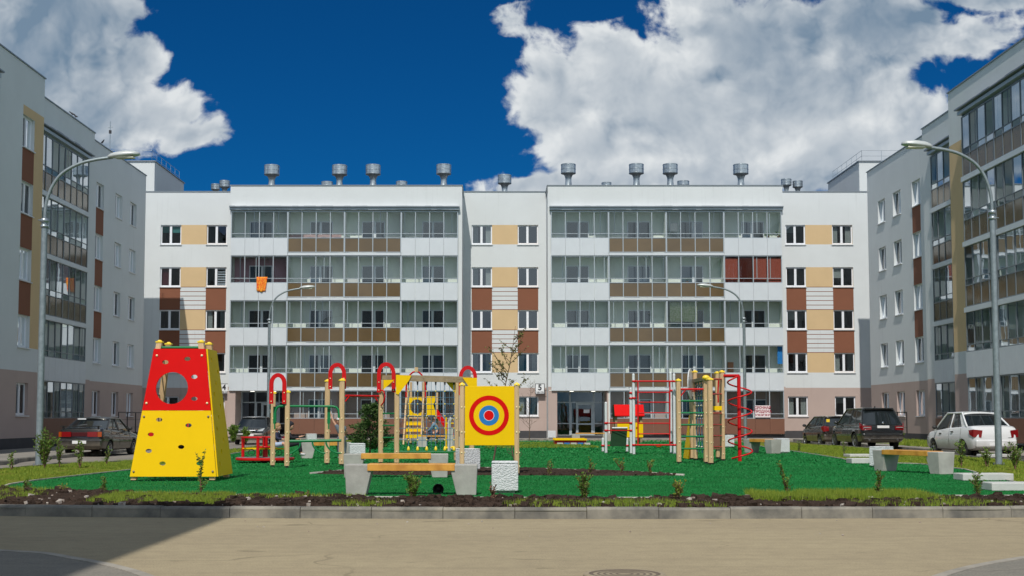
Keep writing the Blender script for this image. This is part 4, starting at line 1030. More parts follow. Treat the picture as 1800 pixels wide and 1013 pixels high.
# ---- climbing complex with spiral
K = Kit('climbing_complex', 'timber climbing frame with green rungs, rope net and a tall red spiral pole', 'climbing frame', 1245, 815)
bl = (.2, .6, 1.0, 1.4, 1.75)
q1 = K.post(1193.5, 815, 667, .115, bolts=bl); q2 = K.post(1249.3, 817, 665, .13, bolts=bl); q2b = K.post(1241.5, 815, 663, .12, bolts=bl)
q6 = K.post(1223, 809, 652, .11); q5 = K.post(1216.5, 808, 702, .11, cap=False); q3 = K.post(1262, 806.5, 654, .11); q4 = K.post(1270.5, 810, 652, .125, bolts=bl)
YY = lambda q: q.y + K.o.y
rod('red_bar', [K.at(1196, 684.5, YY(q1)), K.at(1243, 684.5, YY(q2b))], .03, M['redp'])
rod('brace', [K.at(1196, 697, YY(q1)), K.at(1205, 686, YY(q1))], .018, M['redp']); rod('brace', [K.at(1243, 695, YY(q2b)), K.at(1237, 686, YY(q2b))], .018, M['redp'])
for py in (705, 726, 747, 767.5, 789): rod('rung', [K.at(1196, py, YY(q1)), K.at(1241, py, YY(q2b))], .026, M['green'])
for py in (667, 693, 727, 747, 766.5, 786): rod('rung', [K.at(1252, py, YY(q2)), K.at(1268, py, YY(q4))], .026, M['redp'])
rod('brace', [K.at(1263, 668, YY(q4)), K.at(1262, 690, YY(q4)), K.at(1262.5, 708, YY(q4))], .022, M['redp'])
mb = MB(); a, b = K.at(1251, 721.5, YY(q2) + .8), K.at(1268, 714, YY(q2) + .8); mb.box(a.x, b.x, a.y - .1, a.y - .06, a.z, b.z, M['yellow']); mb.build('kickboard', K.th)
mb = MB(); a, b = K.at(1254, 790, YY(q3) - .1), K.at(1268, 724, YY(q3) - .1); mb.box(a.x, b.x, a.y, a.y + .03, a.z, b.z, M['brown_panel']); mb.build('back_panel', K.th)
mb = MB(); ya = YY(q5); a = K.at(1219, 730, ya); b_ = K.at(1209, 797, ya)
mb.mesh([(a.x, a.y, a.z), (a.x, a.y + .9, a.z), (b_.x, a.y + 1.0, 0.02), (b_.x, a.y - .1, 0.02)] , [(0, 1, 2, 3)], M['yellow']); mb.mesh([(a.x + .03, a.y, a.z), (a.x + .03, a.y + .9, a.z), (b_.x + .03, a.y + 1.0, 0.02), (b_.x + .03, a.y - .1, 0.02)], [(0, 1, 2, 3)], M['yellow']); mb.build('ramp_board', K.th)
# top beam with net running back
def beamq(p, q, w, h, m, name='beam'):
    mb = MB(); d = (q - p); d.z = 0; n_ = Vector((-d.y, d.x, 0)).normalized() * w / 2; u = Vector((0, 0, h))
    v = [p + n_, p - n_, q - n_, q + n_]; mb.mesh(v + [x + u for x in v], [(0,1,2,3), (7,6,5,4), (0,4,5,1), (1,5,6,2), (2,6,7,3), (3,7,4,0)], m); return mb.build(name, K.th)
a = K.at(1245, 668, YY(q2b)); b = K.at(1221, 676, YY(q6) + .2); b.z = a.z; beamq(a, b, .16, .10, M['oldwood'])
mb = MB(); q = K.at(1241, 664, YY(q2b) - .1); mb.ball(q, .09, M['knot'], 10, sc=(1.2, 1, .8)); mb.build('cap', K.th)
mb = kb = MB()
for i in range(5):
    t = (i + .5) / 5; p = a.lerp(b, t)
    mb.tube([(p.x, p.y, a.z), (p.x + .01, p.y, .25)], .016, M['rope'], 6)
for j in range(7):
    z = .42 + j * .30
    if z < a.z: mb.tube([(a.x, a.y, z), (b.x, b.y, z)], .014, M['rope'], 6)
    for i in range(5):
        t = (i + .5) / 5; p = a.lerp(b, t); kb.ball((p.x, p.y, z), .03, M['bolt'], 6)
o = mb.build('rope_net', K.th)
mb = MB()
for i in range(4):
    for j in range(4):
        p = a.lerp(b, (i + .2) / 4); r_ = a.lerp(b, (i + .8) / 4); z = a.z - .08 - j * .09; mb.tube([(p.x, p.y, z), (r_.x, r_.y, z - .09)], .012, M['black'], 4); mb.tube([(p.x, p.y, z - .09), (r_.x, r_.y, z)], .012, M['black'], 4)
mb.build('net_band', K.th)
# backboard and hoop
c = K.at(1214.5, 675, YY(q6) - .1); mb = MB(); T = Matrix.Translation(c) @ Matrix.Rotation(R(68), 4, 'Z')
plate(mb, ell(0, 0, .33, .46, 28), [], .03, M['whitep'], T); mb.build('backboard', K.th)
rod('hoop', [T @ Vector((.16 * math.cos(x), -.19 + .16 * math.sin(x), -.22)) for x in [i * math.pi / 8 for i in range(17)]], .014, M['redp'])
mb = MB()
for i in range(10):
    x = i * math.pi / 5; x2 = x + .5; mb.tube([T @ Vector((.16 * math.cos(x), -.19 + .16 * math.sin(x), -.22)), T @ Vector((.09 * math.cos(x2), -.19 + .09 * math.sin(x2), -.6))], .006, M['ropew'], 4)
mb.build('hoop_net', K.th)
# spiral
x, y = G(1300.5, 811, ZT); sp = Vector((x, y, ZT)) - K.o; zt_ = K.at(1300.5, 661, y).z; mb = MB(); mb.tube([sp, (sp.x, sp.y, zt_)], .055, M['redp'], 12); mb.tube([(sp.x, sp.y, zt_), K.at(1272, 661, YY(q4))], .05, M['redp'], 8); mb.build('pole', K.th)
hz = [];
z0_, z1_ = K.at(1300, 806, y).z, K.at(1300, 668, y).z
N = 100; turns = 4.0
for i in range(N + 1):
    t = i / N; ang = R(215) + turns * 2 * math.pi * t; r_ = .345
    if t > .96: r_ *= (1 - (t - .96) / .04 * .0)
    hz.append((sp.x + .02 + r_ * math.cos(ang), sp.y + r_ * math.sin(ang), z0_ + (z1_ - z0_) * t))
hz.append((sp.x, sp.y, zt_)); rod('spiral', hz, .024, M['redp'], 8)

# ---- red roof little playhouse
K = Kit('playhouse', 'little playhouse with a bright red roof and yellow half walls behind the gym bars', 'playhouse', 1107, 778)
YS = K.o.y; Q = lambda px, py: K.at(px, py, YS)
for px in (1083, 1127):
    for d in (0, 1.1):
        a = Q(px, 779); b = Q(px, 728); mb = MB(); mb.box(a.x - .06, a.x + .06, d - .06, d + .06, 0, b.z, M['oldwood']); mb.build('post', K.th)
a, b = Q(1080, 731), Q(1132, 731); c = Q(1106, 713); mb = MB()
mb.mesh([(a.x, -.25, a.z), (b.x, -.25, a.z), (b.x, .25, c.z + .05), (a.x, .25, c.z + .05), (a.x, -.22, a.z - .05), (b.x, -.22, a.z - .05), (b.x, .25, c.z), (a.x, .25, c.z)], [(0,1,2,3), (4,7,6,5), (0,4,5,1), (0,3,7,4), (1,5,6,2)], M['red'])
mb.mesh([(a.x, 1.35, a.z), (b.x, 1.35, a.z), (b.x, .85, c.z + .05), (a.x, .85, c.z + .05)], [(0, 1, 2, 3)], M['red']); mb.mesh([(a.x, .25, c.z + .05), (b.x, .25, c.z + .05), (b.x, .85, c.z + .05), (a.x, .85, c.z + .05)], [(0, 1, 2, 3)], M['red'])
mb.build('roof', K.th)
mb = MB()
for px in (1080.5, 1131.5): q = Q(px, 731); mb.prism([(-.25, q.z - .02), (1.35, q.z - .02), (.85, c.z), (.25, c.z)], 'x', q.x - .02, q.x + .02, M['dkgreen'])
mb.build('gable', K.th)
for px0, px1, d in ((1085, 1130, -.02), (1085, 1130, 1.1)):
    a, b = Q(px0, 769), Q(px1, 743); mb = MB(); pts = [(a.x, a.z), (b.x, a.z), (b.x, b.z), (a.x, b.z)]; plate(mb, pts, [slot(a.x + .3 + .35 * i, b.z - .28, .05, .05) for i in range(3)], .03, M['yellow'], Matrix.Translation((0, d - .08, 0))); mb.build('side_board', K.th)
# ---- sandbox
K = Kit('sandbox', 'low red sandbox with a yellow rim near the entrance', 'sandbox', 1003, 782)
YS = K.o.y; a, b = K.at(975.5, 780, YS), K.at(1030.5, 773, YS); mb = MB()
for y0, y1, x0, x1 in ((0, .05, a.x, b.x), (1.6, 1.65, a.x, b.x), (.05, 1.6, a.x, a.x + .05), (.05, 1.6, b.x - .05, b.x)): mb.box(x0, x1, y0, y1, .02, b.z - .03, M['redp'])
mb.build('side', K.th)
for y0, y1 in ((-.12, .12), (1.5, 1.75)): mb = MB(); mb.box(a.x - .03, b.x + .03, y0, y1, b.z - .03, b.z + .05, M['yellow']); mb.build('rim', K.th)
mb = MB(); mb.box(a.x + .06, b.x - .06, .07, 1.58, .0, .1, M['street']); mb.build('sand', K.th)
mb = MB()
for i in range(5): mb.box(a.x + .1 + i * .32, a.x + .38 + i * .32, -.09, -.06, 0.0, .1, M['blue'] if i % 2 else M['ropew'])
mb.build('base_tile', K.th)

# ---- benches and bins
BENCHES = [
 ('concrete bench with an orange plank seat, nearest the street kerb', 722.5, 871, 2.17, 0, .0),
 ('concrete and plank bench standing just behind the front one, turned slightly', 695, 840, 2.22, .06, .0),
 ('concrete bench with orange seat beside a knobbly bin at the right edge', 1606, 831, 2.35, -1.20, 0),
 ('small far bench left of the knobbly white bin, by the right lawn', 1341, 797, 1.6, -1.1, 0),
 ('distant plank bench behind the green parallel bars', 571, 806, 1.55, .25, 0)]
def bench(label, px, py, L, rz, dy):
    x, y = G(px, py, ZT); t = thing('park_bench', label, 'bench', (x, y + .2 * math.cos(rz), ZT), rz, 'concrete benches with plank seats')
    h, tw, bw, dp = .50, .46, .34, .46
    for s_ in (-1, 1):
        mb = MB(); e = s_ * L / 2; vs = []
        for z, w, d in ((0, bw, dp * .84), (h, tw, dp)):
            xa, xb = (e - .02 * s_ if z == 0 else e), e - s_ * w
            for yy_ in (-d / 2, d / 2): vs += [(xa, yy_, z), (xb, yy_, z)]
        mb.mesh(vs, [(0, 1, 5, 4), (2, 6, 7, 3), (0, 4, 6, 2), (1, 3, 7, 5), (4, 5, 7, 6), (0, 2, 3, 1)], M['concrete']); mb.build('end_block', t, bevel=.012)
    for k in range(3):
        mb = MB(); y0 = -dp / 2 - .015 + k * .16; mb.box(-L / 2 + .37, L / 2 - .37, y0, y0 + .145, h - .10, h + .012, M['plank']); mb.build('plank', t, bevel=.006)
    return t
for bb in BENCHES: bench(*bb)
BINS = [('knobbly white concrete bin nearest the street, right of the front bench', 887.5, 867, 0),
 ('knobbly white concrete bin partly behind the left post of the bullseye board', 822, 828, .5),
 ('knobbly white concrete bin touching the right-hand bench', 1554, 822, .75),
 ('knobbly white concrete bin by the far small bench under the right lamp', 1376, 797, .2),
 ('knobbly white bin just behind the left benches, in front of the bush', 626, 812, .2),
 ('distant white bin beside the far plank bench near the parallel bars', 546, 783, .3),
 ('distant white bin seen behind the red spiral pole', 1281, 787, .1)]
def bin_(label, px, py, rz):
    x, y = G(px, py, ZT); t = thing('litter_bin', label, 'litter bin', (x, y + .2, ZT), rz, 'knobbly white concrete bins'); mb = MB(); h = .225
    mb.box(-.17, .17, -.17, .17, 0, .035, M['concrete']); mb.build('foot', t)
    mb = MB(); mb.box(-h, h, -h, h, .036, .49, M['pebble'])
    for a_, b_, c_, d_ in ((-h, h, -h, -h + .06), (-h, h, h - .06, h), (-h, -h + .06, -h + .061, h - .061), (h - .06, h, -h + .061, h - .061)): mb.box(a_, b_, c_, d_, .491, .53, M['pebble'])
    mb.build('body', t, bevel=.02)
    mb = MB(); mb.box(-h + .07, h - .07, -h + .07, h - .07, .4905, .50, M['black']); mb.build('liner', t)
for bb in BINS: bin_(*bb)
# far plank by the entrance, and seat by the rope net
def plank_seat(px0, px1, py, base, label, block):
    x0, y = G(px0, base, ZT); x1, z = P(px1, py, y); x0 = P(px0, py, y)[0]
    t = thing('park_bench', label, 'bench', ((x0 + x1) / 2, y, ZT), 0, 'concrete benches with plank seats'); L = (x1 - x0) / 2
    mb = MB(); mb.box(-L, L, -.2, .2, z - ZT - .06, z - ZT, M['plank']); mb.build('plank', t, bevel=.005)
    for s_ in block: mb = MB(); mb.box(s_ * L - .22, s_ * L + .22, -.21, .21, 0, z - ZT - .062, M['concrete']); mb.build('end_block', t, bevel=.01)
plank_seat(1012, 1066, 761, 775, 'thin distant plank bench near the sandbox and entrance five', (-1, 1))
plank_seat(742, 802, 765.5, 786, 'plank bench behind the rope net carrying the person in denim', (-1, 1))
# small toys and litter
x, y = G(771, 866, ZT); o = thing('plastic_pot', 'black plastic pot lying under the front bench', 'pot', (x, y, ZT)); mb = MB(); T = Matrix.Translation((0, 0, .09)) @ Matrix.Rotation(R(100), 4, 'X'); mb.lathe([(.0, .0), (.06, 0), (.085, .14), (.095, .14), (.095, .16), (.08, .16), (.055, .02), (0, .02)], 0, 0, M['black'], 18, T=T); mb.build('pot', o)
x, y = G(1158, 787, ZT); mb = MB(); mb.ball((0, 0, .07), .10, mat('orange_toy', (.8, .12, .01), .4), 10, sc=(1.3, 1, .7)); mb.tube([(-.1, 0, .08), (-.2, 0, .13)], .03, M['yellow'], 6); o = mb.build('toy', None); o.location = (x, y, ZT); tag(o, 'small orange toy lying on the turf below the red ladder bars', 'toy')
# ============================================================ STREET: lamps, signs, cars
M['steel_pole'] = mat('galvanised_pole', (.27, .32, .34), .5, .5, var=.25, vs=9)
M['lamp_head'] = mat('lamp_housing', (.50, .53, .52), .4, .2)
M['lens'] = mat('lamp_lens', (.55, .55, .42), .25)
def street_lamp(label, px, py, s_, seed=0, height=1.0):
    x, y = G(px, py, .11); t = thing('street_lamp', label, 'street lamp', (x, y, .11), 0, 'tall curved street lamps round the playground')
    mb = MB(); mb.tube([(0, 0, 0), (0, 0, 6.55)], [.095, .08], M['steel_pole'], 16); mb.build('pole', t)
    mb = MB(); mb.lathe([(.17, 0), (.17, .025), (.1, .03)], 0, 0, M['black'], 16)
    for k in range(4): mb.tube([(.14 * math.cos(k * 1.57 + .8), .14 * math.sin(k * 1.57 + .8), 0), (.14 * math.cos(k * 1.57 + .8), .14 * math.sin(k * 1.57 + .8), .07)], .015, M['galv'], 6)
    mb.build('base_plate', t)
    mb = MB(); mb.lathe([(.085, 6.4), (.11, 6.41), (.11, 6.47), (.085, 6.48)], 0, 0, M['galv'], 14); mb.lathe([(.085, 6.54), (.115, 6.56), (.115, 6.64), (.06, 6.66)], 0, 0, M['galv'], 14)
    mb.tube([(.1, -.05, 6.44), (.14, -.1, 6.44)], .015, M['galv'], 6); mb.tube([(-.1, -.05, 6.60), (-.14, -.1, 6.60)], .015, M['galv'], 6); mb.build('collar', t)
    pts = [(0, 6.6), (.02, 7.0), (.09, 7.3), (.22, 7.6), (.42, 7.86), (.68, 8.04), (1.0, 8.18), (1.4, 8.27), (1.83, 8.33)]
    mb = MB(); mb.tube([(s_ * a, 0, b) for a, b in smooth_line(pts, 4)], .045, M['steel_pole'], 12); mb.build('arm', t)
    mb = MB(); n = 12; secs = [(1.68, .03, .05, 8.33), (1.76, .10, .11, 8.345), (1.92, .17, .16, 8.36), (2.2, .19, .17, 8.385), (2.44, .17, .13, 8.40), (2.56, .10, .07, 8.405)]; vs = []
    for a, w, h, z in secs:
        for k in range(n):
            u = 2 * math.pi * k / n; zz = math.sin(u); vs.append((s_ * a, w * math.cos(u), z + (h * .75 * zz if zz > 0 else h * .35 * zz)))
    fs = [(i * n + k, i * n + (k + 1) % n, (i + 1) * n + (k + 1) % n, (i + 1) * n + k) for i in range(len(secs) - 1) for k in range(n)] + [tuple(range(n)), tuple(range(len(vs) - n, len(vs)))]
    mb.mesh(vs, fs, M['lamp_head'], True); o = mb.build('lamp_head', t)
    mb = MB(); mb.box(min(s_ * 1.92, s_ * 2.42), max(s_ * 1.92, s_ * 2.42), -.12, .12, 8.295, 8.34, M['lens']); mb.build('lens', o, bevel=.01)
    return t
l1 = street_lamp('curved grey lamp post at the left, standing in the shrubs before the shaded block', 68, 819, 1)
l2 = street_lamp('curved grey lamp post at the right, in front of the white sedan', 1756, 818, -1)
l3 = street_lamp('distant curved lamp post on the left, beside the black car facing the street', 471, 775, 1)
l4 = street_lamp('distant curved lamp post on the right, behind the red spiral', 1310.5, 776, -1)
for o_, k_ in ((l1, 1.012), (l3, 1.04), (l4, 1.03)): o_.scale = (1, 1, k_)
l2.scale = (.96, 1, 1.057)

def text_mesh(name, body, size, m, parent, loc, rot=(math.pi / 2, 0, 0), align='CENTER', ext=.003, sx=1):
    c = bpy.data.curves.new(name, 'FONT'); c.body = body; c.size = size; c.align_x = align; c.align_y = 'CENTER'; c.extrude = ext; c.space_line = .9; c.offset = size * .03
    o = bpy.data.objects.new(name, c); COL.objects.link(o); bpy.context.view_layer.update()
    me = bpy.data.meshes.new_from_object(o.evaluated_get(bpy.context.evaluated_depsgraph_get())); bpy.data.objects.remove(o)
    me.materials.clear(); me.materials.append(m); o = bpy.data.objects.new(name, me); COL.objects.link(o); o.location = loc; o.rotation_euler = rot; o.scale = (sx, 1, 1)
    if parent: o.parent = parent
    return o
M['ink'] = mat('black_ink', (.02, .02, .025), .6); M['sign'] = mat('white_sign', (.72, .74, .76), .4); M['redink'] = mat('red_ink', (.30, .004, .03), .6); M['banner'] = mat('banner_cloth', (.70, .62, .63), .8)
def number_sign(px0, px1, py0, py1, Y, num, sub, label):
    a, z1 = P(px0, py0, Y); b, _ = P(px1, py0, Y); _, z0 = P(px0, py1, Y); cx, cz = (a + b) / 2, (z0 + z1) / 2
    t = thing('house_number_sign', label, 'sign', (cx, Y, cz)); w, h = (b - a) / 2, (z1 - z0) / 2
    mb = MB(); mb.box(-w, w, 0, .06, -h, h, M['ink']); mb.build('frame', t); mb = MB(); mb.box(-w + .04, w - .04, -.006, .03, -h + .04, h - .04, M['sign']); mb.build('face', t)
    text_mesh('number', num, h * 1.5, M['ink'], t, (0, -.012, h * .22)); text_mesh('flat_numbers', sub, h * .42, M['ink'], t, (0, -.012, -h * .66))
    mb = MB(); mb.box(-.03, .03, .06, .30, -.03, .03, M['galv']); mb.tube([(w, .03, -.1), (w + 1.0, .1, -.05)], .015, M['ink'], 5); mb.build('bracket', t)
number_sign(386.5, 401.5, 674.5, 692.5, 86.45, '4', '138-164', 'white sign with black number 4 left of the first entrance')
number_sign(940.5, 957.5, 674.5, 693, 86.45, '5', '165-196', 'white sign with black number 5 left of the second entrance')
# banner, towel and things on balconies
a, z1 = P(1327, 713, 83.7); b, z0 = P(1354, 734, 83.7); t = thing('banner', 'white banner with red lettering hung on a ground-floor balcony', 'banner', ((a + b) / 2, 83.66, (z0 + z1) / 2)); w, h = (b - a) / 2, (z1 - z0) / 2
mb = MB(); mb.box(-w, w, -.004, .004, -h, h, M['banner']); mb.build('cloth', t)
for i, (s, sz) in enumerate((('СРОЧНАЯ', .23), ('ПРОДАЖА', .23), ('8 902 259 50 59', .155))): text_mesh('lettering', s, sz, M['redink'], t, (0, -.01, h * .60 - i * h * .60), sx=.92)
def towel():
    Y = 83.72; m_ = mat('orange_towel', (.70, .035, .01), .9, vs=9, col2=(.85, .42, .03)); mb = MB(); nx, nz = 10, 8; vs = []
    x0, zt_ = P(451, 487, Y); x1, zb_ = P(470, 511, Y); cx = (x0 + x1) / 2
    for j in range(nz + 1):
        for i in range(nx + 1):
            u, v = i / nx, j / nz; vs.append(((x0 + (x1 - x0) * (u * (1 - .2 * v) + .02 * v)) - cx, -.03 - .03 * math.sin(u * 14) * (.3 + v), (zt_ + (zb_ - zt_) * v - .1 * math.sin(u * 3) * v) - zt_))
    mb.mesh(vs, [(j * (nx + 1) + i, j * (nx + 1) + i + 1, (j + 1) * (nx + 1) + i + 1, (j + 1) * (nx + 1) + i) for j in range(nz) for i in range(nx)], m_, True)
    o = mb.build('towel'); o.location = (cx, Y, zt_); tag(o, 'orange patterned towel hanging over a white balcony on the left', 'towel')
    s = o.modifiers.new('th', 'SOLIDIFY'); s.thickness = .012
towel()
def in_loggia(name, label, cat, px, py, py1, w, m, shape='box', dep=.7):
    Y = 83.9 + dep; x, z1 = P(px, py, Y); _, z0 = P(px, py1, Y); mb = MB(); r_ = random.Random(px)
    if shape == 'box': mb.box(-w / 2, w / 2, -.12, .12, 0, z1 - z0, m)
    elif shape == 'cloth':
        n = 12; vs = [(-w / 2 + w * i / n, .02 * math.sin(i * 2.1), (z1 - z0) * j) for j in (0, 1) for i in range(n + 1)]
        mb.mesh(vs, [(i, i + 1, n + 2 + i, n + 1 + i) for i in range(n)], m, True)
    elif shape == 'bush':
        for k in range(60):
            p = Vector((r_.gauss(0, w * .25), r_.gauss(0, .08), r_.uniform(.1, z1 - z0))); d = Vector((r_.uniform(-1, 1), r_.uniform(-1, 1), r_.uniform(-.3, 1))).normalized() * .09; s_ = d.orthogonal().normalized() * .03
            mb.face([p, p + d * .5 + s_, p + d, p + d * .5 - s_], m)
        mb.lathe([(.06, 0), (.09, .14)], 0, 0, M['brown_panel'], 10)
    elif shape == 'rack':
        for k in range(5): mb.tube([(-w / 2, -.2 + k * .1, z1 - z0), (w / 2, -.2 + k * .1, z1 - z0)], .01, m, 4)
        for s_ in (-1, 1): mb.tube([(s_ * w / 2, -.2, z1 - z0), (-s_ * w / 2, .2, 0)], .012, m, 4); mb.tube([(s_ * w / 2, .2, z1 - z0), (-s_ * w / 2, -.2, 0)], .012, m, 4)
    o = mb.build(name); o.location = (x, Y, z0); tag(o, label, cat)
M['leafd'] = mat('house_plant_leaf', (.05, .12, .03), .6, var=.4, vs=20); M['shirt'] = mat('white_cloth', (.6, .6, .6), .9); M['dots'] = mat('green_dotted_curtain', (.34, .42, .22), .9, vs=9, col2=(.62, .62, .5)); M['pinkc'] = mat('pink_frill', (.52, .36, .35), .9, var=.35, vs=14)
M['bluec'] = mat('bright_blue_curtain', (.01, .18, .50), .7)
in_loggia('curtain', 'row of pinkish frilled curtain at the foot of top-floor balconies', 'curtain', 552, 412.5, 420, 3.55, M['pinkc'], 'cloth', .12)
in_loggia('shirt', 'white shirt drying in a top-floor balcony on the right', 'shirt', 1184, 392, 407, .5, M['shirt'], 'cloth', .4)
in_loggia('curtain', 'pale curtain with green dots in a middle balcony window', 'curtain', 1201, 531, 566, 1.75, M['dots'], 'cloth', .14)
in_loggia('curtain', 'bright blue curtain at the right end of a second-floor balcony', 'curtain', 1371.5, 609, 640, .38, M['bluec'], 'cloth', .15)
in_loggia('house_plant', 'potted plant in a fourth-floor balcony above the right block', 'plant', 1208, 489, 499, .5, M['leafd'], 'bush', .35)
in_loggia('house_plant', 'potted plant on the top balcony at the far right', 'plant', 1368, 408, 419, .45, M['leafd'], 'bush', .35)
in_loggia('house_plant', 'green plants on the top right balcony beside another pot', 'plant', 1350, 411, 419, .5, M['leafd'], 'bush', .35)
in_loggia('drying_rack', 'folding drying rack on the painted lilac balcony', 'rack', 425, 489, 499, .8, M['pvc'], 'rack', .5)
in_loggia('cardboard_box', 'brown box standing on a low balcony right of the climbing frame', 'box', 1284, 637, 656, .35, mat('cardboard', (.34, .16, .08), .8), 'box', .3)
in_loggia('drying_rack', 'folding drying rack on the top balcony under the white shirt', 'rack', 1192, 411, 419, .8, M['pvc'], 'rack', .6)
in_loggia('storage_box', 'pale storage box in a fourth-floor balcony of the left block', 'box', 622, 491, 499, .8, M['shirt'], 'box', .3)
# air box, racks
x, y = G(965, 769, .11); t = thing('utility_box', 'small white utility box on the pavement left of entrance five', 'utility box', (x, 83.0, .11)); mb = MB(); mb.box(-.25, .25, -.2, .2, .04, .48, M['pebble']); mb.build('box', t, bevel=.02); mb = MB(); mb.box(-.32, -.2, -.25, .25, 0, .04, M['concrete']); mb.box(.2, .32, -.25, .25, 0, .04, M['concrete']); mb.build('foot', t)
t = thing('bicycle_rack', 'low white tubular bicycle rack behind the white sedan', 'bicycle rack', (19.1, 46.4, .11))
for k in range(3):
    mb = MB(); xx = -.1 + k * .5; mb.tube([(xx, 0, 0), (xx, 0, .42), (xx + .04, 0, .48), (xx + .34, 0, .48), (xx + .38, 0, .42), (xx + .38, 0, 0)], .022, M['whitep'], 8); mb.build('hoop', t)
mb = MB(); mb.tube([(-.2, 0, .02), (1.4, 0, .02)], .02, M['whitep'], 6); mb.build('foot_bar', t)
# concrete slabs lying at the right
for i, (px, py, w, d, rz, lb) in enumerate(((1735, 845, 1.05, .5, .05, 'pale concrete slab lying on the turf edge right of the bench'), (1799, 863, 1.15, .5, .02, 'pale concrete slab nearest the street at the right edge'), (1519, 815, .75, .5, .05, 'pale concrete slab touching the knobbly bin by the right bench'), (1512, 803, .8, .6, .1, 'thin concrete slab on the lawn behind the right bin'), (1750, 803, 1.0, .4, .3, 'broken kerb stone beside the lamp post and white sedan'))):
    x, y = G(px, py, ZT); mb = MB(); mb.box(-w / 2, w / 2, -d / 2, d / 2, 0, .14 if i < 3 else .10, mat('pale_slab', (.50, .50, .48), .9, var=.12, vs=5, bump=.3)); o = mb.build('concrete_slab', None, bevel=.015); o.location = (x, y + .2, ZT if i < 3 else .115); o.rotation_euler = (0, 0, rz); tag(o, lb, 'concrete slab', 'loose concrete slabs')
# manhole
def manhole():
    x, y = G(1098, 1012, 0); mb = MB(); im = mat('cast_iron', (.33, .27, .18), .9, .0, var=.25, vs=12); mb.lathe([(0, .012), (.30, .012)], 0, 0, im, 36, smooth=False)
    dk = mat('iron_groove', (.13, .10, .07), .9)
    for r_ in (.06, .115, .17, .225, .28): mb.lathe([(r_, .0135), (r_ + .022, .0135)], 0, 0, dk, 40)
    mb.lathe([(.30, .004), (.30, .014), (.32, .016)], 0, 0, dk, 40); mb.lathe([(.32, .016), (.36, .016), (.37, .004)], 0, 0, im, 40)
    o = mb.build('manhole_cover'); o.location = (x, y, .003); tag(o, 'round cast iron manhole cover with rings set in the sandy asphalt', 'manhole cover')
manhole()
# antenna and birds on the roofs
t = thing('aerial', 'thin roof aerial above the shaded block', 'aerial', (-23.6, 79, 16.2)); mb = MB(); mb.tube([(0, 0, 0), (0, 0, 3.3)], .03, M['galv'], 6); mb.box(-.07, .07, -.05, .05, 2.55, 2.75, M['ink']); mb.tube([(-.15, 0, 2.9), (.15, 0, 2.95)], .015, M['galv'], 5); mb.build('mast', t)
def bird(px, py, X, label):
    a = (px - CX) / F; tt = (CY - py) / F; k = X / a; Y = k * (_c - tt * _s); mb = MB(); m_ = M['ink']
    secs = [(-.16, .012, 0), (-.08, .035, .02), (0, .055, .05), (.07, .045, .09), (.10, .03, .12), (.13, .034, .15), (.16, .022, .15), (.20, .004, .14)]
    n = 8; vs = [(0 + r * math.cos(2 * math.pi * q / n), u, z + r * math.sin(2 * math.pi * q / n)) for u, r, z in secs for q in range(n)]
    mb.mesh(vs, [(i * n + q, i * n + (q + 1) % n, (i + 1) * n + (q + 1) % n, (i + 1) * n + q) for i in range(len(secs) - 1) for q in range(n)], m_, True)
    for s_ in (-1, 1): mb.tube([(s_ * .02, .01, -.07), (s_ * .02, .01, .01)], .006, m_, 4)
    o = mb.build('bird'); o.location = (X, Y, 16.66); o.rotation_euler = (0, 0, px); tag(o, label, 'bird', 'dark birds on the left roof')
bird(127, 204, -21.38, 'small dark bird on the roof edge, nearer one of the pair'); bird(133, 208, -21.38, 'small dark bird on the roof edge, farther one of the pair'); bird(180, 254, -21.9, 'small dark bird alone on the lower roof edge')

# ------------------------------------------------------------ cars
M['tyre'] = mat('tyre_rubber', (.02, .02, .02), .85); M['rim'] = mat('wheel_rim', (.30, .31, .32), .35, .7); M['carglass'] = mat('tinted_car_glass', (.012, .016, .018), .04, spec=1.0)
M['tail'] = mat('red_tail_lamp', (.20, .005, .007), .12, coat=.6); M['amber'] = mat('amber_lamp', (.35, .06, .008), .15); M['lampc'] = mat('clear_head_lamp', (.55, .58, .60), .08, .3, coat=.8)
M['plastic'] = mat('black_car_plastic', (.02, .02, .02), .6); M['plate'] = mat('number_plate', (.7, .7, .7), .4); M['chrome'] = mat('chrome', (.7, .72, .75), .12, 1)
def lerp_table(tb, x):
    for (a, *va), (b, *vb) in zip(tb[:-1], tb[1:]):
        if a <= x <= b:
            t = (x - a) / (b - a); t = t * t * (3 - 2 * t) * .5 + t * .5; return [p + (q - p) * t for p, q in zip(va, vb)]
    return tb[-1][1:]
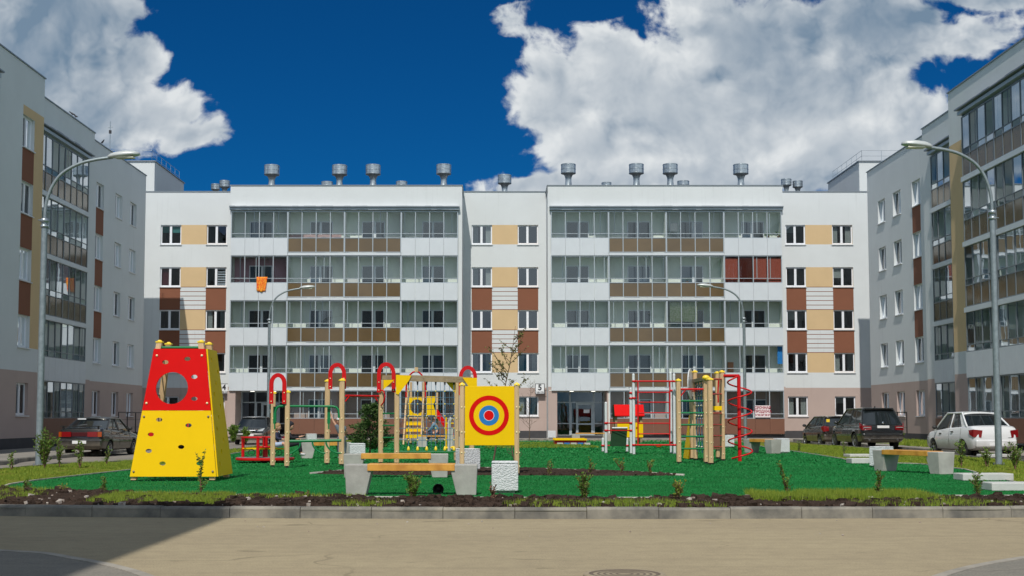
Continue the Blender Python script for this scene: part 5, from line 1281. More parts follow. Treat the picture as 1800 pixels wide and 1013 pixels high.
def car(name, label, paint, L, Wd, H, wb, ro, r, body, cab, loc, rz, tail='sedan', plate_txt='', dirt=False, group='cars parked round the courtyard'):
    """x: across, y: 0 rear bumper .. L front.  body: (y, z_low, z_belt, half width); cab: y of rear glass foot, rear roof, front roof, windscreen foot; z roof; roof half width"""
    t = thing(name, label, 'car', loc, rz, group)
    hw = Wd / 2; N = 46; ys = [L * i / N for i in range(N + 1)]; vs = []; n = 0
    for y in ys:
        zl, zb_, w = lerp_table(body, y); prof = []
        zs = zl + (zb_ - zl) * .30; zm_ = zl + (zb_ - zl) * .62
        half = [(0, zl), (w * .80, zl), (w * .95, zl + .05), (w * .99, zs), (w, zm_ - .04), (w * .985, zm_ + .05), (w * .955, zb_ - .06), (w * .91, zb_ - .012), (w * .80, zb_ + .012), (w * .45, zb_ + .03), (0, zb_ + .035)]
        ring = half + [(-a, b) for a, b in half[-2:0:-1]]; n = len(ring); vs += [(a, y, b) for a, b in ring]
    fs = [(i * n + k, i * n + (k + 1) % n, (i + 1) * n + (k + 1) % n, (i + 1) * n + k) for i in range(N) for k in range(n)] + [tuple(range(n)), tuple(range(N * n, N * n + n))]
    mb = MB(); mb.mesh(vs, fs, paint, True); bo = mb.build('body', t)
    cut = MB()
    for yc in (ro, ro + wb):
        for s_ in (-1, 1): cut.lathe([(0, s_ * (hw - .26)), (r * 1.17, s_ * (hw - .26)), (r * 1.17, s_ * (hw + .2)), (0, s_ * (hw + .2))], 0, 0, M['plastic'], 24, T=Matrix.Translation((0, yc, r)) @ Matrix.Rotation(R(90), 4, 'Y') @ Matrix.Scale(1, 4))
    co = cut.build('cutter', t, merge=True); md = bo.modifiers.new('b', 'BOOLEAN'); md.object = co; md.operation = 'DIFFERENCE'; md.solver = 'EXACT'
    bpy.context.view_layer.update(); me = bpy.data.meshes.new_from_object(bo.evaluated_get(bpy.context.evaluated_depsgraph_get())); bo.modifiers.clear()
    if len(me.polygons) > 300: bo.data = me
    bpy.data.objects.remove(co)
    if not any(m_ == M['plastic'] for m_ in bo.data.materials): bo.data.materials.append(M['plastic'])
    for mi_, m_ in enumerate(bo.data.materials):
        if m_ is None: bo.data.materials[mi_] = M['plastic']
    try: bo.data.shade_smooth(); bo.data.set_sharp_from_angle(angle=R(38))
    except Exception: pass
    # cabin
    y0, y1, y2, y3, zr, wr = cab; zb0 = lerp_table(body, y0)[1]; zb3 = lerp_table(body, y3)[1]; wB = hw * .90
    def cw(y, z):   # half width of the cabin
        zb_ = lerp_table(body, min(max(y, y0), y3))[1]; f = (z - zb_) / max(zr - zb_, .01); return wB + (wr - wB) * max(0, min(1, f)) ** 1.15
    g = MB(); side = [(y0, zb0 - .03), (y1, zr - .04), ((y1 + y2) / 2, zr - .015), (y2, zr - .05), (y3, zb3 - .03)]
    K_ = 10; rows = []
    for k in range(K_ + 1):
        f = k / K_; row = []
        ya, yb = y0 + (y1 - y0) * f, y3 + (y2 - y3) * f
        for j in range(13):
            y = ya + (yb - ya) * j / 12; zz = (zb0 if y < (y0 + y3) / 2 else zb3) * (1 - f) + (zr - .04) * f - .03 * (1 - f); row.append((y, zz, f))
        rows.append(row)
    for s_ in (-1, 1):
        v = [(s_ * (wB + (wr - wB) * f ** 1.15), y, z) for row in rows for y, z, f in row]
        cq = 2 if tail == 'sedan' else 1
        g.mesh(v, [(a * 13 + b, a * 13 + b + 1, (a + 1) * 13 + b + 1, (a + 1) * 13 + b) for a in range(K_) for b in range(cq, 12)], M['carglass'], True)
        g.mesh(v, [(a * 13 + b, a * 13 + b + 1, (a + 1) * 13 + b + 1, (a + 1) * 13 + b) for a in range(K_) for b in range(cq)], paint, True)
    for idx in (0, 12):       # rear and front screens, slightly bowed
        v = []; c = 9
        for row in rows:
            y, z, f = row[idx]; w = wB + (wr - wB) * f ** 1.15
            for j in range(c + 1):
                u = -1 + 2 * j / c; v.append((u * w, y + (-1 if idx == 0 else 1) * .07 * (1 - u * u), z))
        g.mesh(v, [(a * (c + 1) + b, a * (c + 1) + b + 1, (a + 1) * (c + 1) + b + 1, (a + 1) * (c + 1) + b) for a in range(K_) for b in range(c)], M['carglass'], True)
    g.build('windows', t)
    # roof skin
    rmb = MB(); v = []; c = 10; yy_ = [y1 - .10 + (y2 - y1 + .22) * i / 10 for i in range(11)]
    for i, y in enumerate(yy_):
        e = abs(i / 10 - .5) * 2
        for j in range(c + 1):
            u = -1 + 2 * j / c; v.append((u * (wr + .025), y + (-.06 if i < 5 else .06) * (1 - u * u) * (e ** 3), zr - .055 * e ** 2.5 + .03 - .05 * abs(u) ** 3))
    rmb.mesh(v, [(a * (c + 1) + b, a * (c + 1) + b + 1, (a + 1) * (c + 1) + b + 1, (a + 1) * (c + 1) + b) for a in range(10) for b in range(c)], paint, True); ro_ = rmb.build('roof', t); sd = ro_.modifiers.new('s', 'SOLIDIFY'); sd.thickness = .045; sd.offset = -1
    # pillars
    for s_ in (-1, 1):
        pm = MB()
        def pil(ya, yb, za, zb_, w0, w1, rad, m_):
            pts = []
            for q in range(6):
                f = q / 5; ff = w0 + (w1 - w0) * f; pts.append((s_ * (wB + (wr - wB) * ff ** 1.15 + .004), ya + (yb - ya) * f, za + (zb_ - za) * f))
            pm.tube(pts, rad, m_, 6)
        pil(y0 + .02, y1, zb0 - .02, zr - .03, 0, 1, .034, paint); pil(y3 - .02, y2, zb3 - .02, zr - .05, 0, 1, .035, paint)
        pil(y1 - .03, y2, zr - .035, zr - .045, 1, 1, .035, paint)
        ym = y0 + (y3 - y0) * .50; pil(ym, ym + (y1 + y2 - y0 - y3) * .1, (zb0 + zb3) / 2 - .02, zr - .02, 0, 1, .03, M['plastic'] if paint is not M.get('carwhite') else paint)
        yq = y0 + (y3 - y0) * .27; pil(yq, yq + (y1 - y0) * .45, zb0 - .02, zr - .03, 0, 1, .016, M['plastic']); pm.build('pillar', t)
    # doors: seams, handles, mirrors
    dm = MB()
    for s_ in (-1, 1):
        for y in (y0 + (y3 - y0) * .50, y3 - .12, y0 + (y3 - y0) * .16):
            zl, zb_, w = lerp_table(body, y); dm.tube([(s_ * w * .955, y, zb_ - .06), (s_ * (w + .001) * .985, y, zl + (zb_ - zl) * .68), (s_ * (w + .001), y, zl + (zb_ - zl) * .5), (s_ * w * .985, y, zl + (zb_ - zl) * .25)], .006, M['plastic'], 4, cap=False)
    dm.build('door_seam', t)
    for s_ in (-1, 1):
        for y in (y0 + (y3 - y0) * .44, y0 + (y3 - y0) * .80):
            hm = MB(); zl, zb_, w = lerp_table(body, y); hm.box(s_ * w * .955 - .02, s_ * w * .955 + .045 * s_ if s_ > 0 else s_ * w * .955 + .02, y - .16, y, zb_ - .16, zb_ - .13, paint if tail == 'suv' else M['plastic']) if s_ > 0 else hm.box(-w * .955 - .045, -w * .955 + .02, y - .16, y, zb_ - .16, zb_ - .13, paint if tail == 'suv' else M['plastic']); hm.build('door_handle', t)
        mm = MB(); zl, zb_, w = lerp_table(body, y3 - .3); mm.ball((s_ * (w + .08), y3 - .38, zb_ + .09), .1, paint if tail == 'suv' else M['plastic'], 10, sc=(1.0, .6, .75)); mm.tube([(s_ * w * .93, y3 - .36, zb_ + .03), (s_ * (w + .06), y3 - .38, zb_ + .07)], .025, M['plastic'], 6); mm.build('mirror', t)
    # wheels
    for yc in (ro, ro + wb):
        for s_ in (-1, 1):
            T = Matrix.Translation((s_ * (hw - .03), yc, r)) @ Matrix.Rotation(R(90) * s_, 4, 'Y'); wm_ = MB()
            wm_.lathe([(r * .62, -.02), (r * .70, .0), (r * .93, .0), (r * .985, -.03), (r, -.07), (r, -.16), (r * .95, -.2), (r * .6, -.2)], 0, 0, M['tyre'], 28, T=T); wo = wm_.build('wheel', t)
            rm = MB(); rm.lathe([(r * .64, -.01), (r * .60, -.02), (r * .58, -.08), (0, -.09)], 0, 0, M['plastic'], 24, T=T); rm.lathe([(r * .66, .004), (r * .60, .006), (r * .58, -.02)], 0, 0, M['rim'], 24, T=T)
            for q in range(5 if tail != 'suv' else 10):
                an = q * 2 * math.pi / (5 if tail != 'suv' else 10); d = Vector((math.cos(an), math.sin(an), 0)); e = Vector((-math.sin(an), math.cos(an), 0)) * r * (.07 if tail != 'suv' else .035)
                rm.mesh([T @ p for p in (d * r * .1 + e * 1.3 + Vector((0, 0, -.01)), d * r * .62 + e + Vector((0, 0, -.004)), d * r * .62 - e + Vector((0, 0, -.004)), d * r * .1 - e * 1.3 + Vector((0, 0, -.01)))], [(0, 1, 2, 3)], M['rim'])
            rm.lathe([(r * .16, -.03), (r * .15, .0), (0, .0)], 0, 0, M['rim'], 12, T=T); rm.build('rim', wo)
    return t, dict(hw=hw, body=body, L=L)
def put(t, name, boxes, m, bevel=.012, parent=None):
    mb = MB()
    for b in boxes: mb.box(*b, m)
    return mb.build(name, parent or t, bevel=bevel)
def surf(t, name, quads, m, th=.012):
    """lamp lens / glass patch from explicit points"""
    mb = MB()
    for q in quads: mb.face([Vector(p) for p in q], m)
    o = mb.build(name, t); s_ = o.modifiers.new('s', 'SOLIDIFY'); s_.thickness = th; s_.offset = 0; return o
M['carwhite'] = mat('white_car_paint', (.66, .67, .68), .25, coat=.8); M['carblack'] = mat('black_car_paint', (.012, .013, .014), .18, coat=1.0); M['cargrey'] = mat('dark_graphite_paint', (.022, .022, .022), .3, .3, coat=.8, var=.2, vs=2); M['carbrown'] = mat('black_brown_car_paint', (.02, .015, .012), .2, coat=1.0); M['carred'] = mat('red_car_paint', (.5, .008, .01), .22, coat=1.0)
def dirty(mn):
    m = M[mn]; t = m.node_tree; q = NT(t); b = t.nodes['Principled BSDF']; base = tuple(b.inputs['Base Color'].default_value)[:3]
    tc = q.n('ShaderNodeTexCoord').outputs['Object']; sp = q.n('ShaderNodeSeparateXYZ'); q.put(sp.inputs[0], tc)
    f = q.m('MULTIPLY', q.ramp(q.m('ADD', sp.outputs[2], q.m('MULTIPLY', q.noise(tc, 3, 4), .35)), .38, .85, 1, 0), .75)
    old = b.inputs['Base Color'].links[0].from_socket if b.inputs['Base Color'].links else base
    q.put(b.inputs['Base Color'], q.mix(f, old, (.20, .165, .12))); q.put(b.inputs['Roughness'], q.ramp(f, 0, .6, .25, .75))
for k_ in ('carwhite', 'carblack', 'cargrey', 'carbrown'): dirty(k_)
# white sedan
sed = [(0, .42, .80, .70), (.06, .28, 1.01, .78), (.25, .24, 1.07, .83), (.9, .20, 1.06, .85), (2.0, .20, 1.01, .855), (3.0, .20, .93, .85), (3.7, .22, .86, .82), (4.1, .26, .76, .74), (4.26, .36, .62, .60)]
t, q_ = car('parked_car', 'white four-door sedan with its back to the street, behind the right lamp post', M['carwhite'], 4.26, 1.70, 1.50, 2.48, .86, .295, sed, (.55, 1.30, 2.50, 3.30, 1.57, .60), (17.28, 45.35, .04), .085)
for s_ in (-1, 1):
    surf(t, 'tail_lamp', [[(s_ * .50, -.018, .93), (s_ * .79, .045, .96), (s_ * .80, .055, .70), (s_ * .54, -.004, .68)], [(s_ * .79, .045, .96), (s_ * .845, .30, .93), (s_ * .84, .24, .78), (s_ * .80, .055, .70)]], M['tail'], .03)
put(t, 'number_plate', [(-.26, .26, -.035, .0, .40, .51)], M['plate'], .005); put(t, 'bumper_insert', [(-.42, .42, -.02, .05, .385, .525)], M['plastic'], .01); put(t, 'boot_badge', [(-.05, .05, -.03, .02, .84, .88), (.42, .6, .0, .03, .66, .69)], M['chrome'], .004)
put(t, 'rear_bumper', [(-.74, .74, -.03, .10, .33, .62)], M['carwhite'], .06)

# black suv
suv = [(0, .50, .90, .84), (.06, .36, 1.10, .92), (.3, .30, 1.14, .955), (1.2, .27, 1.13, .965), (2.6, .27, 1.10, .965), (3.6, .28, 1.06, .95), (4.3, .30, .98, .90), (4.7, .36, .86, .80), (4.85, .46, .72, .64)]
t, q_ = car('parked_car', 'large black suv with its back to the street, second in the right-hand row', M['carblack'], 4.85, 1.93, 1.76, 2.93, 1.02, .365, suv, (.10, .66, 2.75, 3.65, 1.80, .66), (16.72, 56.7, .03), .05, 'suv')
for s_ in (-1, 1):
    surf(t, 'tail_lamp', [[(s_ * .52, -.03, 1.02), (s_ * .90, .03, 1.04), (s_ * .90, .03, .84), (s_ * .52, -.03, .86)], [(s_ * .90, .03, 1.04), (s_ * .955, .22, 1.16), (s_ * .965, .20, .94), (s_ * .90, .03, .84)]], M['tail'], .03)
    put(t, 'tail_lamp_strip', [(min(s_ * .56, s_ * .86), max(s_ * .56, s_ * .86), -.045, .0, .95, .975)], M['lampc'], .004)
    put(t, 'bumper_reflector', [(min(s_ * .62, s_ * .80), max(s_ * .62, s_ * .80), -.03, .05, .60, .63)], M['lampc'], .004)
    mb = MB(); mb.tube([(s_ * .62, -.04, .43), (s_ * .62, .2, .43)], .05, M['chrome'], 12); mb.build('exhaust', t)
put(t, 'number_plate', [(-.26, .26, -.05, .0, .93, 1.04)], M['plate'], .005); 
mb = MB(); mb.lathe([(0, 0), (.045, 0), (.05, .01), (.045, .015), (0, .015)], 0, 0, M['chrome'], 16, T=Matrix.Translation((0, -.02, 1.16)) @ Matrix.Rotation(R(90), 4, 'X')); mb.build('badge', t)
put(t, 'rear_bumper', [(-.90, .90, -.05, .12, .42, .72)], M['carblack'], .07); put(t, 'bumper_trim', [(-.86, .86, -.06, .1, .47, .49)], M['chrome'], .004); put(t, 'roof_spoiler', [(-.62, .62, .44, .78, 1.76, 1.805)], M['carblack'], .02)
mb = MB(); mb.prism([(.95, 1.82), (1.1, 1.82), (1.0, 1.89)], 'x', -.02, .02, M['carblack']); mb.build('aerial', t)
# black hatch beyond it
hat = [(0, .46, .80, .74), (.06, .30, .98, .82), (.3, .25, 1.02, .86), (1.2, .22, 1.0, .87), (2.2, .22, .97, .87), (3.0, .23, .93, .85), (3.6, .26, .84, .80), (3.95, .34, .68, .66)]
t, q_ = car('parked_car', 'small dark hatchback half hidden beyond the black suv', M['carbrown'], 3.95, 1.72, 1.50, 2.49, .62, .30, hat, (.12, .55, 2.25, 3.2, 1.49, .58), (16.50, 62.9, 0), .05, 'hatch')
for s_ in (-1, 1): surf(t, 'tail_lamp', [[(s_ * .56, -.02, .98), (s_ * .80, .03, 1.02), (s_ * .80, .03, .74), (s_ * .56, -.02, .78)], [(s_ * .80, .03, 1.02), (s_ * .86, .24, .98), (s_ * .86, .2, .86), (s_ * .80, .03, .74)]], M['tail'], .03)
put(t, 'rear_bumper', [(-.80, .80, -.04, .12, .34, .62)], M['carbrown'], .06); put(t, 'sticker', [(-.63, -.47, .13, .15, 1.20, 1.34)], M['knot'], .003)
mb = MB(); mb.tube([(0, .8, 1.5), (0, .55, 2.05)], .006, M['ink'], 4); mb.build('aerial', t)
# dark sedan on the left
sam = [(0, .42, .80, .72), (.06, .30, .99, .78), (.22, .26, 1.03, .81), (.9, .22, 1.0, .825), (2.0, .21, .95, .825), (3.0, .22, .90, .82), (3.8, .25, .80, .78), (4.15, .30, .68, .72), (4.22, .36, .62, .66)]
t, q_ = car('parked_car', 'dark graphite four-door sedan with a boot spoiler, parked before the shaded left block', M['cargrey'], 4.22, 1.66, 1.42, 2.46, .88, .285, sam, (.62, 1.35, 2.35, 3.0, 1.41, .58), (-15.0, 47.3, 0), -.075)
for s_ in (-1, 1):
    surf(t, 'tail_lamp', [[(s_ * .30, -.035, .90), (s_ * .66, -.01, .90), (s_ * .66, -.01, .72), (s_ * .30, -.035, .72)]], M['tail'], .03)
    surf(t, 'indicator', [[(s_ * .665, -.01, .90), (s_ * .79, .05, .90), (s_ * .79, .05, .72), (s_ * .665, -.01, .72)]], M['amber'], .03)
put(t, 'tail_strip', [(-.29, .29, -.03, .02, .735, .885)], mat('dark_red_strip', (.06, .006, .008), .3), .005)
put(t, 'number_plate', [(-.26, .26, -.05, .0, .47, .58)], M['plate'], .005); put(t, 'rear_bumper', [(-.78, .78, -.04, .12, .36, .66)], M['cargrey'], .05)
put(t, 'spoiler', [(-.74, .74, .02, .2, 1.085, 1.115), (-.68, -.62, .06, .14, 1.0, 1.09), (.62, .68, .06, .14, 1.0, 1.09)], M['cargrey'], .012); put(t, 'bumper_strip', [(-.80, .80, -.05, .0, .58, .60)], M['chrome'], .004)
put(t, 'window_sticker', [(-.50, -.18, 1.02, 1.03, 1.34, 1.38)], M['sign'], .002)
# black car facing the street, far left: built nose towards the viewer
fr = [(0, .42, .80, .70), (.06, .30, .95, .76), (.25, .25, 1.0, .81), (1.0, .22, 1.0, .845), (2.2, .21, .96, .85), (3.0, .22, .90, .84), (3.9, .25, .82, .81), (4.3, .30, .74, .76), (4.42, .36, .62, .66)]
t, q_ = car('parked_car', 'black saloon facing the street beside the far left lamp post', M['carblack'], 4.42, 1.71, 1.47, 2.6, .95, .30, fr, (.5, 1.3, 2.55, 3.35, 1.46, .60), (-13.1, 73.0, 0), math.pi + .04)
for s_ in (-1, 1):
    surf(t, 'head_lamp', [[(s_ * .42, 4.39, .70), (s_ * .70, 4.33, .70), (s_ * .78, 4.08, .86), (s_ * .56, 4.28, .82)]], M['lampc'], .03)
    put(t, 'fog_lamp', [(min(s_ * .5, s_ * .66), max(s_ * .5, s_ * .66), 4.40, 4.44, .38, .46)], M['lampc'], .01)
put(t, 'grille', [(-.36, .36, 4.38, 4.43, .64, .76)], M['chrome'], .02); put(t, 'number_plate', [(-.26, .26, 4.44, 4.47, .45, .56)], M['plate'], .005); put(t, 'front_bumper', [(-.76, .76, 4.28, 4.44, .26, .60)], M['carblack'], .06)
# red car hidden behind the tower
t, q_ = car('parked_car', 'red car facing the street, mostly hidden behind the climbing tower', M['carred'], 4.1, 1.70, 1.48, 2.5, .85, .30, fr[:-1] + [(4.1, .36, .62, .66)][:0] + [(4.42, .36, .62, .66)], (.5, 1.2, 2.4, 3.2, 1.46, .60), (-14.95, 63.5, 0), math.pi)
for s_ in (-1, 1):
    for k in (0, 1): mb = MB(); mb.ball((s_ * (.56 + .13 * k), 4.10 - .05 * k, .80 + .03 * k), .07, M['lampc'], 10); mb.build('head_lamp', t)
# ============================================================ PEOPLE
def skin_mesh(name, chains, m, parent, sub=1):
    """chains: lists of (point, radius); shared points are joined"""
    vs, rs, es, key = [], [], [], {}
    def vid(p, r):
        k = tuple(round(c, 4) for c in p)
        if k not in key: key[k] = len(vs); vs.append(p); rs.append(r)
        return key[k]
    for ch in chains:
        ids = [vid(Vector(p), r) for p, r in ch]; es += [(a, b) for a, b in zip(ids[:-1], ids[1:]) if a != b]
    me = bpy.data.meshes.new(name); me.from_pydata(vs, es, []); o = bpy.data.objects.new(name, me); COL.objects.link(o)
    md = o.modifiers.new('skin', 'SKIN'); md.use_smooth_shade = True
    for i, r in enumerate(rs): me.skin_vertices[0].data[i].radius = (r, r)
    me.skin_vertices[0].data[0].use_root = True
    s = o.modifiers.new('sub', 'SUBSURF'); s.levels = s.render_levels = sub
    bpy.context.view_layer.update(); me2 = bpy.data.meshes.new_from_object(o.evaluated_get(bpy.context.evaluated_depsgraph_get())); o.modifiers.clear(); o.data = me2
    me2.materials.clear(); me2.materials.append(m); me2.shade_smooth()
    if parent: o.parent = parent
    return o
M['skin'] = mat('skin', (.55, .30, .20), .6); M['hair_b'] = mat('blond_hair', (.34, .20, .08), .7, var=.3, vs=30); M['hair_d'] = mat('dark_hair', (.03, .02, .015), .7)
M['navy'] = mat('navy_cloth', (.02, .025, .06), .9); M['blackc'] = mat('black_cloth', (.012, .012, .018), .9); M['denim'] = mat('blue_denim', (.16, .28, .38), .9, var=.35, vs=18); M['grey_jean'] = mat('grey_jeans', (.13, .16, .2), .9, var=.25, vs=12); M['paleblue'] = mat('pale_blue_cloth', (.38, .45, .60), .9); M['shoe'] = mat('white_shoe', (.5, .5, .52), .7); M['jeans'] = mat('dark_jeans', (.03, .045, .09), .9)
def person(label, loc, rz, s, J, top, pants, hair, shoes=None, hood=False, cap=None, long_hair=False, sleeves=True, legs=1.0, group='children on the playground'):
    """J: joints in metres for a 1.3 m child facing +y; s scales"""
    shoes = shoes or M['shoe']; t = thing('person', label, 'person', loc, rz, group); V = lambda k: Vector(J[k]) * s
    r = lambda x: x * s
    pel, chest, neck, head = V('pelvis'), V('chest'), V('neck'), V('head'); mid = pel.lerp(chest, .5)
    up = (head - neck).normalized(); fwd = Vector(J.get('face', (0, 1, 0))).normalized(); fwd = (fwd - up * fwd.dot(up)).normalized(); side = fwd.cross(up)
    ch = [[(pel, r(.085)), (mid, r(.08)), (chest, r(.09)), (neck, r(.036)), (neck + up * r(.045), r(.036))]]
    for sd in ('l', 'r'):
        sh, el, wr, ha = V(sd + 'sh'), V(sd + 'el'), V(sd + 'wr'), V(sd + 'ha'); hp, kn, an, to = V(sd + 'hip'), V(sd + 'kn'), V(sd + 'an'), V(sd + 'to')
        ch.append([(chest, r(.09)), (sh, r(.043)), (sh.lerp(el, .5), r(.036)), (el, r(.030)), (wr, r(.022)), (ha, r(.026))])
        d = (ha - wr).normalized(); b = d.cross(fwd); b = b.normalized() if b.length > .2 else d.orthogonal().normalized(); c = d.cross(b).normalized()
        for q, (off, ln) in enumerate(((-.022, .042), (-.008, .052), (.007, .050), (.021, .038))):
            p0 = ha + d * r(.012) + b * r(off); ch.append([(ha, r(.026)), (p0, r(.010)), (p0 + d * r(ln * .6) + c * r(.006), r(.008)), (p0 + d * r(ln) + c * r(.022), r(.007))])
        p0 = wr.lerp(ha, .6) + b * r(.030); ch.append([(ha, r(.026)), (p0 + d * r(.01), r(.010)), (p0 + d * r(.035) + b * r(.008) + c * r(.01), r(.008))])
        ch.append([(pel, r(.085)), (hp, r(.068)), (hp.lerp(kn, .5), r(.058)), (kn, r(.044)), (kn.lerp(an, .4), r(.042)), (an, r(.028)), (to, r(.026))])
    body = skin_mesh('body', ch, M['skin'], t, 1)
    # head shaped as one surface with jaw, brow and nose, joined to the body mesh
    hc = head + up * r(.02); hb = MB(); n, mm = 20, 14; vs = []
    for i in range(mm + 1):
        ph = math.pi * i / mm
        for k in range(n):
            th = 2 * math.pi * k / n; x = math.sin(ph) * math.cos(th); y = math.sin(ph) * math.sin(th); z = math.cos(ph)
            wx, wy, wz = .078, .094, .110
            if z < 0: wx *= 1 - .30 * (-z) ** 1.2; wy *= 1 - .12 * (-z)
            yy_ = y * wy; 
            if y > .85 and -.25 < z < .12: yy_ += .018 * (1 - abs(z + .1) * 3)
            if y > .6 and z < -.55: yy_ += .010
            if y > .7 and .1 < z < .3: yy_ -= .006
            vs.append(hc + side * r(x * wx) + fwd * r(yy_) + up * r(z * wz))
    hb.mesh(vs, [(i * n + k, i * n + (k + 1) % n, (i + 1) * n + (k + 1) % n, (i + 1) * n + k) for i in range(mm) for k in range(n)], M['skin'], True)
    for sg in (-1, 1): hb.ball(hc + side * r(.078 * sg) + up * r(-.01), r(.02), M['skin'], 8, sc=(.5, 1, 1.3))
    ho = hb.build('head'); bm = bmesh.new(); bm.from_mesh(body.data); bm.from_mesh(ho.data); bm.to_mesh(body.data); bm.free(); bpy.data.objects.remove(ho)
    e = MB()
    for sg in (-1, 1): e.ball(hc + side * r(.030 * sg) + fwd * r(.083) + up * r(.012), r(.012), M['hair_d'], 8)
    e.build('eyes', t); e = MB(); e.ball(hc + fwd * r(.089) + up * r(-.055), r(.018), mat('lips', (.4, .1, .09), .5), 8, sc=(1.2, .5, .35)); e.build('mouth', t)
    hm = hair if not hood else top; h = MB(); vs = []
    for i in range(mm + 1):
        ph = math.pi * i / mm * (.62 if not (hood or long_hair) else .72)
        for k in range(n):
            th = 2 * math.pi * k / n; x, y, z = math.sin(ph) * math.cos(th), math.sin(ph) * math.sin(th), math.cos(ph); k_ = 1.10 + .03 * math.sin(th * 5 + i) if not hood else 1.22
            f = .30 * max(0, y) * (1 - z); vs.append(hc + side * r(x * .080 * k_) + fwd * r((y * .096 - f * .10 - .006) * k_) + up * r((z + f * 1.3) * .113 * k_))
    h.mesh(vs, [(i * n + k, i * n + (k + 1) % n, (i + 1) * n + (k + 1) % n, (i + 1) * n + k) for i in range(mm) for k in range(n)], hm, True); h.build('hood' if hood else 'hair', t)
    if long_hair: h = MB(); h.tube([hc - fwd * r(.09), hc - fwd * r(.12) - up * r(.06), hc - fwd * r(.10) - up * r(.17)], [r(.035), r(.035), r(.01)], hair, 8); h.build('ponytail', t)
    if cap:
        h = MB(); h.lathe([(0.0, r(.125)), (r(.06), r(.118)), (r(.092), r(.075)), (r(.096), r(.04))], 0, 0, cap, 16, T=Matrix.Translation(hc)); h.mesh([hc + side * r(a) + fwd * r(b) + up * r(.045) for a, b in ((-.07, .07), (.07, .07), (.05, .16), (-.05, .16))] , [(0, 1, 2, 3)], cap); h.build('cap', t)
    c = [[(mid.lerp(pel, .6), r(.098)), (mid, r(.096)), (chest, r(.104)), (chest.lerp(neck, .75), r(.055))]]
    for sd in ('l', 'r'):
        sh, el, wr = V(sd + 'sh'), V(sd + 'el'), V(sd + 'wr'); arm = [(chest, r(.104)), (sh, r(.055)), (sh.lerp(el, .5), r(.046))]
        if sleeves: arm += [(el, r(.040)), (el.lerp(wr, .85), r(.032))]
        c.append(arm)
    skin_mesh('jacket' if sleeves else 'shirt', c, top, t, 1)
    c = [[(mid.lerp(pel, .55), r(.094)), (pel, r(.096))]]
    for sd in ('l', 'r'):
        hp, kn, an = V(sd + 'hip'), V(sd + 'kn'), V(sd + 'an'); lg = [(pel, r(.096)), (hp, r(.078)), (hp.lerp(kn, .5), r(.066)), (hp.lerp(kn, .9), r(.054))]
        if legs > .6: lg += [(kn, r(.052)), (kn.lerp(an, .5), r(.048)), (kn.lerp(an, .92), r(.042))]
        c.append(lg)
    skin_mesh('trousers', c, pants, t, 1)
    for sd in ('l', 'r'):
        an, to = V(sd + 'an'), V(sd + 'to'); d = (to - an); skin_mesh('shoe', [[(an - d * .25 + Vector((0, 0, -r(.012))), r(.036)), (an.lerp(to, .5) + Vector((0, 0, -r(.012))), r(.038)), (to, r(.034))]], shoes, t, 1)
    return t
SIT = dict(pelvis=(0, 0, .0), chest=(0, .02, .24), neck=(0, .02, .34), head=(0, .05, .45), lsh=(-.12, .02, .30), rsh=(.12, .02, .30), lel=(-.16, .08, .16), rel=(.16, .10, .16), lwr=(-.10, .24, .13), rwr=(.12, .26, .14), lha=(-.09, .29, .12), rha=(.12, .31, .14),
           lhip=(-.07, .04, -.01), rhip=(.07, .04, -.01), lkn=(-.09, .30, .02), rkn=(.10, .30, .03), lan=(-.09, .33, -.25), ran=(.10, .36, -.24), lto=(-.10, .44, -.28), rto=(.10, .47, -.27))
# two children on the roundabout
mx, my = MGR.x, MGR.y
person('seated child with fair hair and a navy top on the roundabout', (mx + .34, my - .28, ZT + .52), R(-100), 1.02, SIT, M['navy'], M['paleblue'], M['hair_b'], long_hair=True, legs=.5)
S2 = dict(SIT); S2.update(face=(.2, 1, -.1), rwr=(.16, .34, .20), rha=(.17, .39, .21))
person('seated child in a black hooded jacket at the right of the roundabout', (mx + .66, my - .12, ZT + .52), R(-82), 1.08, S2, M['blackc'], M['blackc'], M['hair_d'], hood=True)
# child reaching up beside the parallel bars
x, y = G(603, 806, ZT)
ST = dict(pelvis=(0, 0, .60), chest=(-.02, .02, .84), neck=(-.03, .03, .95), head=(-.04, .05, 1.06), lsh=(-.14, .02, .92), rsh=(.10, .02, .89), lel=(-.24, .05, 1.08), rel=(.17, .06, .76), lwr=(-.30, .08, 1.25), rwr=(.15, .18, .68), lha=(-.32, .09, 1.31), rha=(.15, .23, .67),
          lhip=(-.065, 0, .57), rhip=(.065, 0, .57), lkn=(-.06, .05, .31), rkn=(.08, .04, .31), lan=(-.05, -.01, .05), ran=(.09, 0, .05), lto=(-.06, .11, .02), rto=(.11, .12, .02), face=(-.6, .6, .3))
person('standing child in grey jeans reaching up with one arm beside the green bars', (x - .05, y, ZT), R(20), 1.08, ST, M['grey_jean'], M['grey_jean'], M['hair_d'], cap=M['shirt'], sleeves=False)
# person in denim on the bench behind the rope net
x, y = G(768, 786, ZT)
S3 = dict(SIT); S3.update(chest=(0, .10, .25), neck=(0, .17, .34), head=(0, .23, .43), lsh=(-.13, .11, .31), rsh=(.13, .11, .31), lel=(-.15, .24, .13), rel=(.15, .24, .13), lwr=(-.08, .36, .05), rwr=(.08, .38, .05), lha=(-.06, .41, .04), rha=(.06, .42, .04), face=(0, 1, -.3))
person('seated person in a pale denim jacket leaning forward behind the rope net', (x + .05, y - .02, ZT + .60), R(82), 1.30, S3, M['denim'], M['jeans'], M['hair_d'], M['blackc'], group='people sitting on benches')
